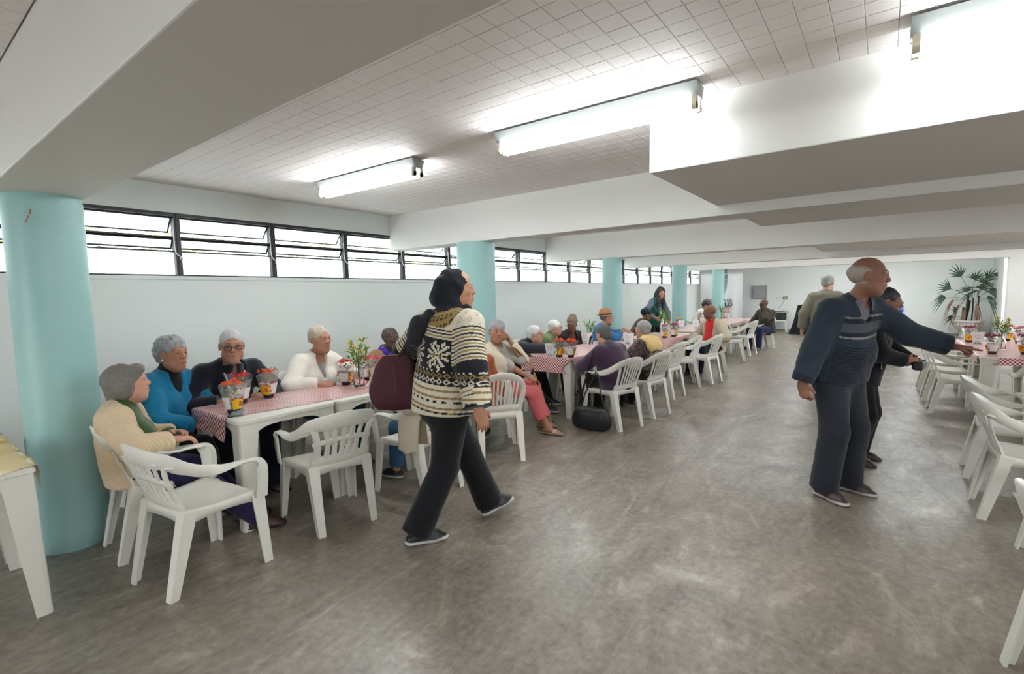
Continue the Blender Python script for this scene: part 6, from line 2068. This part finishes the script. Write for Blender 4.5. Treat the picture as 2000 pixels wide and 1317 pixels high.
person(dict(pos=(-2.10,2.09), az=24, S=1.57, sw=.172, lean=3, hunch=9, twist=-24, pelz=.85, fat=.85, q=0, skin='tan', jowl=.3, nose=1.05, brow=(.2,.15,.12), mouth=.2,
  label='person walking in a black headscarf and patterned black and cream sweater', head=(26,2,0),
  armR=dict(t=(.36,.06,.79), pole=(.5,-1,0), hd=(.05,.35,-1), hn=(1,.1,0), curl=.3), armL=dict(t=(-.30,.10,1.02), pole=(-.5,-1,-.2), hd=(0,.6,-.5), curl=.8),
  legR=dict(t=(.05,-.21,.086), yaw=8, pole=(0,1,0)), legL=dict(t=(-.06,.31,.100), yaw=-4, pitch=14, pole=(0,1,0)),
  wear=[top('sweater', cloth_mat('fair_isle', (1,1,1), vcol=True, bmp=.25), e=.030, neck='crew', hem=.07, colfn=fair_isle, hfix=.0046, fold=.004, puff=.020), trousers(M_('black_trousers', C(20,20,26)), e=.018, flare=.028), headscarf],
  shoes=((.012,.013,.018),(.62,.60,.55))))

# --- middle group
cream = M_('cream_cardi', C(222,208,184))
person(dict(pos=(-3.29,3.95), az=50, S=1.52, ts=.86, twist=36, seat=SEATZ, lean=-4, hunch=8, fat=.75, q=1, skin='olive', jowl=1.0, nose=1.1, brow=(.08,.07,.06),
  label='person with grey curls and pink trousers resting fingers against the temple', head=(76,0,0), gaze=(0,-4), hair=('curly', C(160,158,158), .4),
  armR=dict(t=(.12,.34,.60), pole=(.9,-.4,-.2), curl=.8), armL=dict(th=(-.135,.085,-.125), hdh=(.40,-.22,.9), pole=(-.7,.3,-1), hn=(-.2,.9,.3), curl=.9, point=True),
  legR=dict(t=(.16,.52,.085), yaw=28), legL=dict(t=(-.12,.50,.085), yaw=15),
  wear=[top('tshirt', M_('grey_tee', C(178,170,160)), e=.010, neck='wide', sleeve=.3, hem=.03), trousers(M_('pink_trousers', C(196,96,96)), e=.016, to=.66, flare=.03), cardigan(cream, e=.026, w=(.085,.15), hem=.06)],
  shoes=((.52,.46,.34),(.30,.20,.10),'sandal')))
person(dict(pos=(-3.98,5.12), az=72, S=1.52, ts=.8, sex='m', seat=SEATZ, lean=32, hunch=14, fat=.3, q=1, skin='fair', nose=1.2, brow=(.3,.3,.3), mouth=.3,
  label='white-haired person in a charcoal sweater reaching an arm across the checked table', head=(2,4,0), hair=('short', C(226,224,220), .15), glasses=GLSG,
  armR=dict(t=(.02,.80,.745), pole=(.9,-.1,-.3), hd=(.2,1,-.05), hn=(0,.1,1), curl=.15), armL=dict(t=(-.10,.55,.74), pole=(-.9,-.1,-.3)),
  legR=dict(t=(.35,.62,.085), yaw=30), legL=dict(t=(-.05,.50,.085)),
  wear=[top('sweater', M_('charcoal_wool', C(66,64,76), var=.3), e=.020, neck='turtle'), trousers(M_('black_trousers', C(20,20,26)))], shoes=((.015,.015,.018),(.5,.48,.42))))
person(dict(pos=(-4.06,6.02), az=78, S=1.44, ts=.76, seat=SEATZ, lean=12, hunch=16, fat=.2, q=1, skin='pale', nose=1.1, brow=(.4,.4,.4),
  label='person with a white bob and glasses in a green top, half hidden', head=(-18,0,0), hair=('short', C(224,222,214), .15), glasses=GLSG,
  wear=[top('shirt', M_('moss_green', C(112,126,84)), e=.016, neck='turtle'), trousers(M_('black_navy', C(20,22,34)))], shoes=((.03,.03,.03),(.1,.1,.1))))
def beanie(s, sp, root, h):
    pr = [hell(s,(0,-.022,.055),(.088,.106,.100), clips=[hplane(s,(0,0,.030),(0,-.1,-1))]), hell(s,(0,-.05,.12),(.06,.07,.06),k=.03), hcap(s,(0,-.018,.045),(0,-.018,.046),.05,k=.0)]
    link('knitted_cap', sdf_mesh('knitted_cap', pr, .007, M_('brown_knit', C(120,104,88), var=.5, rib=40), None, lambda p: .004*wob(p,90), .006), root)
person(dict(pos=(-4.02,6.68), az=118, S=1.46, ts=.78, seat=SEATZ, lean=16, hunch=12, fat=.25, q=1, skin='brown', nose=1.2, brow=(.03,.03,.03),
  label='person in a brown knitted cap and dark jacket over red', head=(48,-6,0), hair=None, glasses=GLS, gl=(.002,),
  wear=[top('pullover', M_('red_knit', C(178,34,36)), e=.006, neck='v', sleeve=0), cardigan(M_('dark_brown_jacket', C(50,44,44), .6), e=.026, w=(.04,.07)), trousers(M_('black_navy', C(20,22,34))), beanie], shoes=((.02,.02,.02),(.03,.03,.03))))
def fedora(s, sp, root, h):
    mb = MB(); n = 32; straw = simple('straw', C(176,126,78), .8, var=.15, nscale=60, bmp=.3, bscale=120); o0 = (0,-.018,.045)
    prof = [(.116,-.010),(.121,-.005),(.121,-.001),(.094,.008),(.091,.012),(.088,.06),(.080,.105),(.064,.126),(.045,.128),(.02,.112),(.0,.106)]
    vs = []; fs = []
    for r, z in prof:
        for i in range(n):
            a = 2*PI*i/n; k = r*1.04
            x = k*math.cos(a)*.90; y = k*math.sin(a)*1.12; zz = z
            if r > .11: zz += .030*(abs(math.sin(a-0))**2)*(-.35 if y > 0 else 1)*.9
            if z > .09: zz -= .016*(1-abs(x)/.08) if abs(x) < .08 else 0
            vs.append(Hm(s,(x+o0[0], y+o0[1], zz+o0[2])))
    for j in range(len(prof)-1):
        for i in range(n):
            k = (i+1)%n; fs.append((j*n+i,j*n+k,(j+1)*n+k,(j+1)*n+i))
    mb.add(vs, fs); hat = mb.build('straw_hat', straw, root, smooth=True, auto=False); m = hat.modifiers.new('t','SOLIDIFY'); m.thickness = .004
    mb = MB(); vs = []; fs = []
    for z in (.010,.036):
        for i in range(n):
            a = 2*PI*i/n; r = .0955*1.04 - (z-.01)*.1; vs.append(Hm(s,(r*math.cos(a)*.90+o0[0], r*math.sin(a)*1.12+o0[1], z+o0[2])))
    for i in range(n):
        k = (i+1)%n; fs.append((i,k,n+k,n+i))
    mb.add(vs, fs); b = mb.build('hat_band', simple('hat_band', C(40,38,44), .7), hat, smooth=True, auto=False)
person(dict(pos=(-3.78,7.18), az=58, S=1.54, ts=.82, sex='m', seat=SEATZ, lean=6, hunch=14, fat=.3, q=1, skin='tan', nose=1.25, brow=(.2,.17,.15), scalp=C(120,112,108),
  label='person in a straw hat and blue shirt leaning both hands on a cane', head=(-6,4,0), hair=('crop', C(120,112,106), .2),
  armR=dict(t=(.16,.42,.87), pole=(.7,-.3,-.8), hd=(-.2,1,-.5), curl=.9), armL=dict(t=(.06,.45,.85), pole=(-.8,-.2,-.6), hd=(.3,1,-.4), curl=.9),
  wear=[top('shirt', M_('denim_blue', C(50,108,158)), e=.018, neck='crew', sleeve=.62), collar(MATS['denim_blue']), trousers(M_('blue_jeans2', C(50,90,140))), fedora], shoes=((.03,.03,.03),(.1,.1,.1))))
purple = M_('purple_fleece', C(84,60,86), .95, sheen=.4)
person(dict(pos=(-2.26,4.94), az=-70, S=1.48, ts=.76, seat=SEATZ, lean=10, hunch=18, fat=.5, q=0, skin='fair',
  label='person seen from behind in a purple fleece jacket, dark grey hair', head=(4,-8,0), hair=('short', C(92,88,88), .4),
  armR=dict(t=(.14,.34,.68), pole=(.9,-.4,-.2)), armL=dict(t=(-.15,.34,.64), pole=(-.9,-.4,-.2)),
  legL=dict(t=(-.14,.34,.085), yaw=-25), legR=dict(t=(.12,.42,.085)),
  wear=[top('jacket', purple, e=.028, neck='crew', hem=.06, puff=.010), collar(purple, r=.072), trousers(M_('dark_olive', C(46,40,38)))], shoes=((.10,.03,.035),(.06,.02,.02))))
def tweed(s):
    def fn(v):
        q = (v-s.chest)@s.R1
        a = np.array(C(52,42,42)); b = np.array(C(150,128,122))
        n = (np.sin(v[:,0]*260+1.3*np.sin(v[:,2]*190))*np.sin(v[:,1]*240)*np.sin(v[:,2]*270+2*np.sin(v[:,0]*170)))
        c = np.where((n > .18)[:,None], b, a)
        low = q[:,2] < -.17
        ph = ((q[:,2]+.5)/.075) % 1.0; u = (q[:,0]/.07) % 1.0
        rs = np.hypot((ph-.5)*1.1, u-.5)
        c[low] = np.array(C(30,26,26)); c[low & (rs < .34) & (rs > .10)] = np.array(C(112,96,78)); c[low & (np.abs(ph-.02) < .05)] = np.array(C(84,36,40))
        red = (~low) & (q[:,1] < -.02) & (np.abs(q[:,0]) < .12)
        c[red & (q[:,2] > .12)] = np.array(C(108,42,50)); c[red & (q[:,2] <= .12) & (rs < .4)] = np.array(C(150,134,112))
        return c
    return fn
person(dict(pos=(-2.17,5.76), az=-72, S=1.46, ts=.76, seat=SEATZ, lean=6, hunch=14, fat=.5, q=0, skin='fair', nose=1.0, jowl=.6,
  label='grey-haired person in a yellow fringed scarf and brown patterned coat', head=(-4,-2,0), hair=('short', C(158,154,152), .45),
  armR=dict(t=(.14,.32,.66), pole=(.9,-.4,-.2)), armL=dict(t=(-.15,.30,.62), pole=(-.9,-.4,-.2)),
  wear=[top('coat', cloth_mat('tweed_pattern', (1,1,1), vcol=True), e=.026, neck='crew', hem=.20, colfn=tweed, hfix=.007), trousers(M_('black_navy', C(20,22,34))), scarf(M_('yellow_wool', C(222,190,128), var=.2, rib=30), r=.090, thick=.040, back=True, drop=.34)], shoes=((.02,.02,.02),(.03,.03,.03))))

# --- far groups
def headwrap(s, sp, root, h):
    pr = [hell(s,(0,-.025,.050),(.090,.110,.090), clips=[hplane(s,(0,.06,.02),(0,.5,-1))]), hell(s,(.03,-.07,.075),(.06,.06,.05),k=.02), hell(s,(-.04,-.03,.115),(.05,.06,.04),k=.02)]
    link('head_wrap', sdf_mesh('head_wrap', pr, .008, M_('dark_print', C(34,48,58), var=.8), None, lambda p: .006*wob(p,70), .008), root)
person(dict(pos=(-4.00,9.22), az=80, S=1.50, ts=.84, seat=SEATZ, lean=16, hunch=14, fat=.35, q=2, skin='brown', nose=1.2,
  label='person in a dark patterned head wrap and brown jacket', head=(-20,-12,0), glasses=GLSG,
  wear=[top('jacket', M_('brown_leather', C(92,60,48), .6), e=.022, neck='crew'), trousers(M_('black_navy', C(20,22,34))), headwrap], shoes=((.02,.02,.02),(.03,.03,.03))))
green = M_('green_vest', C(14,104,78), .7)
def badge(s, sp, root, h):
    p = s.chest+s.R1@V3(-.03,.165,-.03)*s.k
    mb = MB(); mb.box((-.028,-.002,-.045),(.028,.002,.045), Matrix.Translation(Vector(p))); mb.build('name_badge', M_WHT, root)
    mb = MB(); mb.tube([p+V3(0,0,.045), s.nb+s.R2@V3(-.05,.09,0)*s.k], .003, 5); mb.build('lanyard', simple('lanyard_red', C(170,40,50), .6), root)
person(dict(pos=(-3.86,10.0), az=112, S=1.52, lean=14, hunch=10, fat=.35, q=1, skin='tan', brow=(.03,.03,.03),
  label='standing person with long black hair and a green waistcoat over grey sleeves', head=(14,-22,0), hair=('long', C(22,20,24), .3),
  armR=dict(t=(.20,.26,.92), pole=(.9,-.5,0)), armL=dict(t=(-.16,.30,.86), pole=(-.9,-.5,0)),
  wear=[top('sweater', M_('slate_knit', C(98,100,122)), e=.012, neck='v', hem=.04), cardigan(green, e=.026, w=(.01,.02), hem=.08, sleeve=0, name='waistcoat'), trousers(M_('black_trousers', C(20,20,26))), badge], shoes=((.03,.03,.03),(.2,.2,.2))))
person(dict(pos=(-4.00,13.2), az=85, S=1.56, ts=1.0, seat=SEATZ, lean=14, hunch=16, fat=.35, q=2, skin='tan',
  label='person with dark curls in white bending over the far table', head=(0,-30,0), hair=('curly', C(52,38,36), .3),
  wear=[top('blouse', M_('white_cotton', C(228,224,216)), e=.018, neck='crew'), trousers(M_('grey_trousers', C(90,88,88)))], shoes=((.05,.05,.05),(.2,.2,.2))))
beige = M_('beige_knit', C(188,174,152), rib=30)
def belt(s, sp, root, h):
    pr = [ecap(s.pel+s.R0@V3(0,0,.045)*s.k, s.pel+s.R0@V3(0,0,.046)*s.k, .176*s.k*(1+.3*s.fat), .176*s.k*(1+.3*s.fat), .86, s.R0, clips=[(s.pel+s.R0@V3(0,0,.062)*s.k, s.R0[:,2]), (s.pel+s.R0@V3(0,0,.03)*s.k, -s.R0[:,2])])]
    link('belt', sdf_mesh('belt', pr, .010, simple('belt_stripe', C(150,140,130), .6)), root)
person(dict(pos=(-2.30,8.98), az=-150, S=1.60, ts=.84, sex='m', seat=SEATZ, lean=2, hunch=8, fat=.35, q=1, skin='brown', nose=1.2, brow=(.04,.03,.03),
  label='bald person in a red polo shirt and open beige cardigan', head=(46,2,0), stubblehead=None,
  armR=dict(t=(.16,.26,.58), pole=(.9,-.5,-.2)), armL=dict(t=(-.20,.26,.60), pole=(-.9,-.5,-.2)),
  wear=[top('polo_shirt', M_('red_polo', C(206,44,42)), e=.010, neck='crew', sleeve=.3), collar(MATS['red_polo'], r=.068), trousers(M_('navy_trousers', C(24,28,52))), belt, cardigan(beige, e=.026, w=(.075,.12), hem=.12)], shoes=((.03,.025,.02),(.1,.1,.1))))
olive = M_('olive_jacket', C(76,70,56), .8)
person(dict(pos=(-2.24,13.50), az=-150, ts=.84, S=1.64, sex='m', seat=SEATZ, lean=4, hunch=10, fat=.35, q=2, skin='dark', nose=1.2,
  label='person in an olive jacket and jeans seated apart, hand held to the cheek', head=(10,-4,0), glasses=GLS,
  armL=dict(th=(-.085,.06,-.17), hdh=(.05,-.1,.9), pole=(-.8,.4,-1), hn=(-.4,1,0), curl=.5), armR=dict(t=(.20,.32,.52), pole=(.9,-.5,-.2)),
  legR=dict(t=(.14,.42,.085)), legL=dict(t=(-.10,.40,.085)),
  wear=[top('shirt', M_('dark_shirt', C(34,36,48)), e=.008, neck='crew'), cardigan(olive, e=.026, w=(.012,.02), hem=.08, name='jacket'), collar(olive, r=.074), trousers(M_('dark_jeans', C(36,48,96)))], shoes=((.02,.02,.03),(.05,.05,.05))))
coat = M_('olive_coat', C(128,124,106), .9)
person(dict(pos=(-.70,8.68), az=4, S=1.60, sex='m', lean=2, hunch=10, fat=.2, sw=.165, q=1, skin='fair',
  label='grey-haired standing person seen from behind in an olive coat', head=(18,-6,0), hair=('short', C(150,148,142), .35),
  armL=dict(t=(-.30,.05,.85)), armR=dict(t=(.28,.08,.86)),
  wear=[top('coat', coat, e=.024, neck='crew', hem=.14, puff=.010), collar(coat, r=.078), trousers(M_('grey_trousers2', C(110,106,98)), e=.018, flare=.02)], shoes=((.55,.54,.52),(.6,.6,.6))))

# --- the two standing at the right
def old_sweater(s):
    base = np.array(C(38,48,61)); dark = np.array(C(23,28,42)); grey = np.array(C(74,77,82)); pale = np.array(C(132,130,126)); hem = np.array(C(26,31,44))
    def fn(v):
        q = (v-s.chest)@s.R1; z = q[:,2]
        dT = np.abs(q[:,0])
        arm = np.zeros(len(v), bool)
        for sd in (1,-1):
            ab = s.nb-s.pel; t = np.clip(((v-s.pel)@ab)/(ab@ab),0,1); dT_ = np.linalg.norm(v-(s.pel+t[:,None]*ab),axis=1)
            for a, b in ((s.sh[sd]*.85+s.elb[sd]*.15, s.elb[sd]), (s.elb[sd], s.wr[sd])):
                ab = b-a; t = np.clip(((v-a)@ab)/(ab@ab),0,1); da = np.linalg.norm(v-(a+t[:,None]*ab),axis=1); arm |= (da < dT_*.60) & (da < .13)
        c = np.repeat(base[None], len(v), 0)
        z = z + .01*np.sin(q[:,0]*11)
        t = ~arm
        c[t & (z < .125) & (z > .090)] = dark; c[t & (z <= .090) & (z > .028)] = grey; c[t & (z <= .028) & (z > -.002)] = dark
        c[t & (np.abs(z-.128) < .0055)] = pale; c[t & (np.abs(z+.004) < .0055)] = pale
        rib = t & (z < -.055) & (z > -.235)
        c[rib] = np.where((np.sin(z[rib]*2*PI/.0165) > .1)[:,None], np.array(C(15,18,26)), np.array(C(40,47,60)))
        c[t & (z <= -.235)] = hem
        for sd in (1,-1):
            d = np.linalg.norm(v-s.wr[sd],axis=1); c[d < .095] = hem
        return c
    return fn
shirt_grey = M_('shirt_grey', C(112,108,116))
person(dict(pos=(-.24,4.08), az=118, S=1.60, sex='m', pelz=.903, lean=7, hunch=14, twist=14, ts=.93, neck=.212, sw=.168, fat=.55, q=0, skin=srgb(136,88,68), jowl=.7, nose=1.1, brow=(.32,.24,.20), mouth=.2, scalp=C(150,136,128),
  label='elderly person in a striped navy sweater pointing towards the right-hand tables', head=(-26,-6,0), hair=('fringe', C(166,152,142), .3),
  armR=dict(t=(.30,-.06,.79), pole=(.6,-1,0), hd=(.0,.25,-1), hn=(1,.0,0), curl=.55), armL=dict(t=(-.46,.44,1.06), pole=(-.6,-.2,-1), hd=(-.45,.85,-.08), hn=(0,.1,1), curl=.5, point=True),
  legR=dict(t=(.13,.02,.088), yaw=10), legL=dict(t=(-.13,.02,.088), yaw=-14),
  wear=[top('shirt', shirt_grey, e=.006, neck='crew', sleeve=0), top('sweater', cloth_mat('striped_sweater', (1,1,1), vcol=True, bmp=.3), e=.026, neck='v', vdepth=.3, hem=.05, colfn=old_sweater, hfix=.0047, puff=.010, fold=.005), collar(shirt_grey, r=.083, gap=.42), trousers(M_('charcoal_trousers', C(44,48,58)), e=.020, flare=.030, fold=.006)],
  shoes=((.06,.032,.03),(.56,.52,.48))))
black = M_('black_coat', C(18,18,24))
def pouch(s, sp, root, h):
    p = (s.wr[1]+s.wr[-1])/2+V3(0,.06,-.02)
    mb = MB(); mb.box((-.11,-.03,-.035),(.11,.04,.03), Matrix.Translation(Vector(p))); mb.build('dark_pouch', simple('dark_leather', C(34,36,44), .5), root, bevel=.015)
def paper(s, sp, root, h):
    p = s.waist+s.R1@V3(.09,.17,.0)*s.k
    mb = MB(); mb.box((-.022,-.002,-.06),(.022,.002,.06), Matrix.Translation(Vector(p))); mb.build('pale_tag', simple('pale_tag', C(190,170,166), .7), root)
person(dict(pos=(-.135,4.98), az=98, S=1.41, lean=6, hunch=14, fat=.4, q=1, skin=srgb(150,96,66), nose=1.15, jowl=.4, brow=(.06,.05,.05),
  label='person with glasses and tied-back dark hair in black beside the pointing person', head=(-8,-12,0), hair=('pulled', C(44,40,44), .3), glasses=GLSG,
  armR=dict(t=(.10,.30,.88), pole=(.9,-.6,-.2), hd=(-.6,.7,0), curl=.7), armL=dict(t=(-.10,.32,.86), pole=(-.9,-.6,-.2), hd=(.6,.7,0), curl=.7),
  wear=[top('coat', black, e=.026, neck='v', hem=.12, vdepth=.6), trousers(M_('black_trousers', C(20,20,26)), e=.016, flare=.016), pouch, paper], shoes=((.035,.022,.022),(.05,.04,.04))))
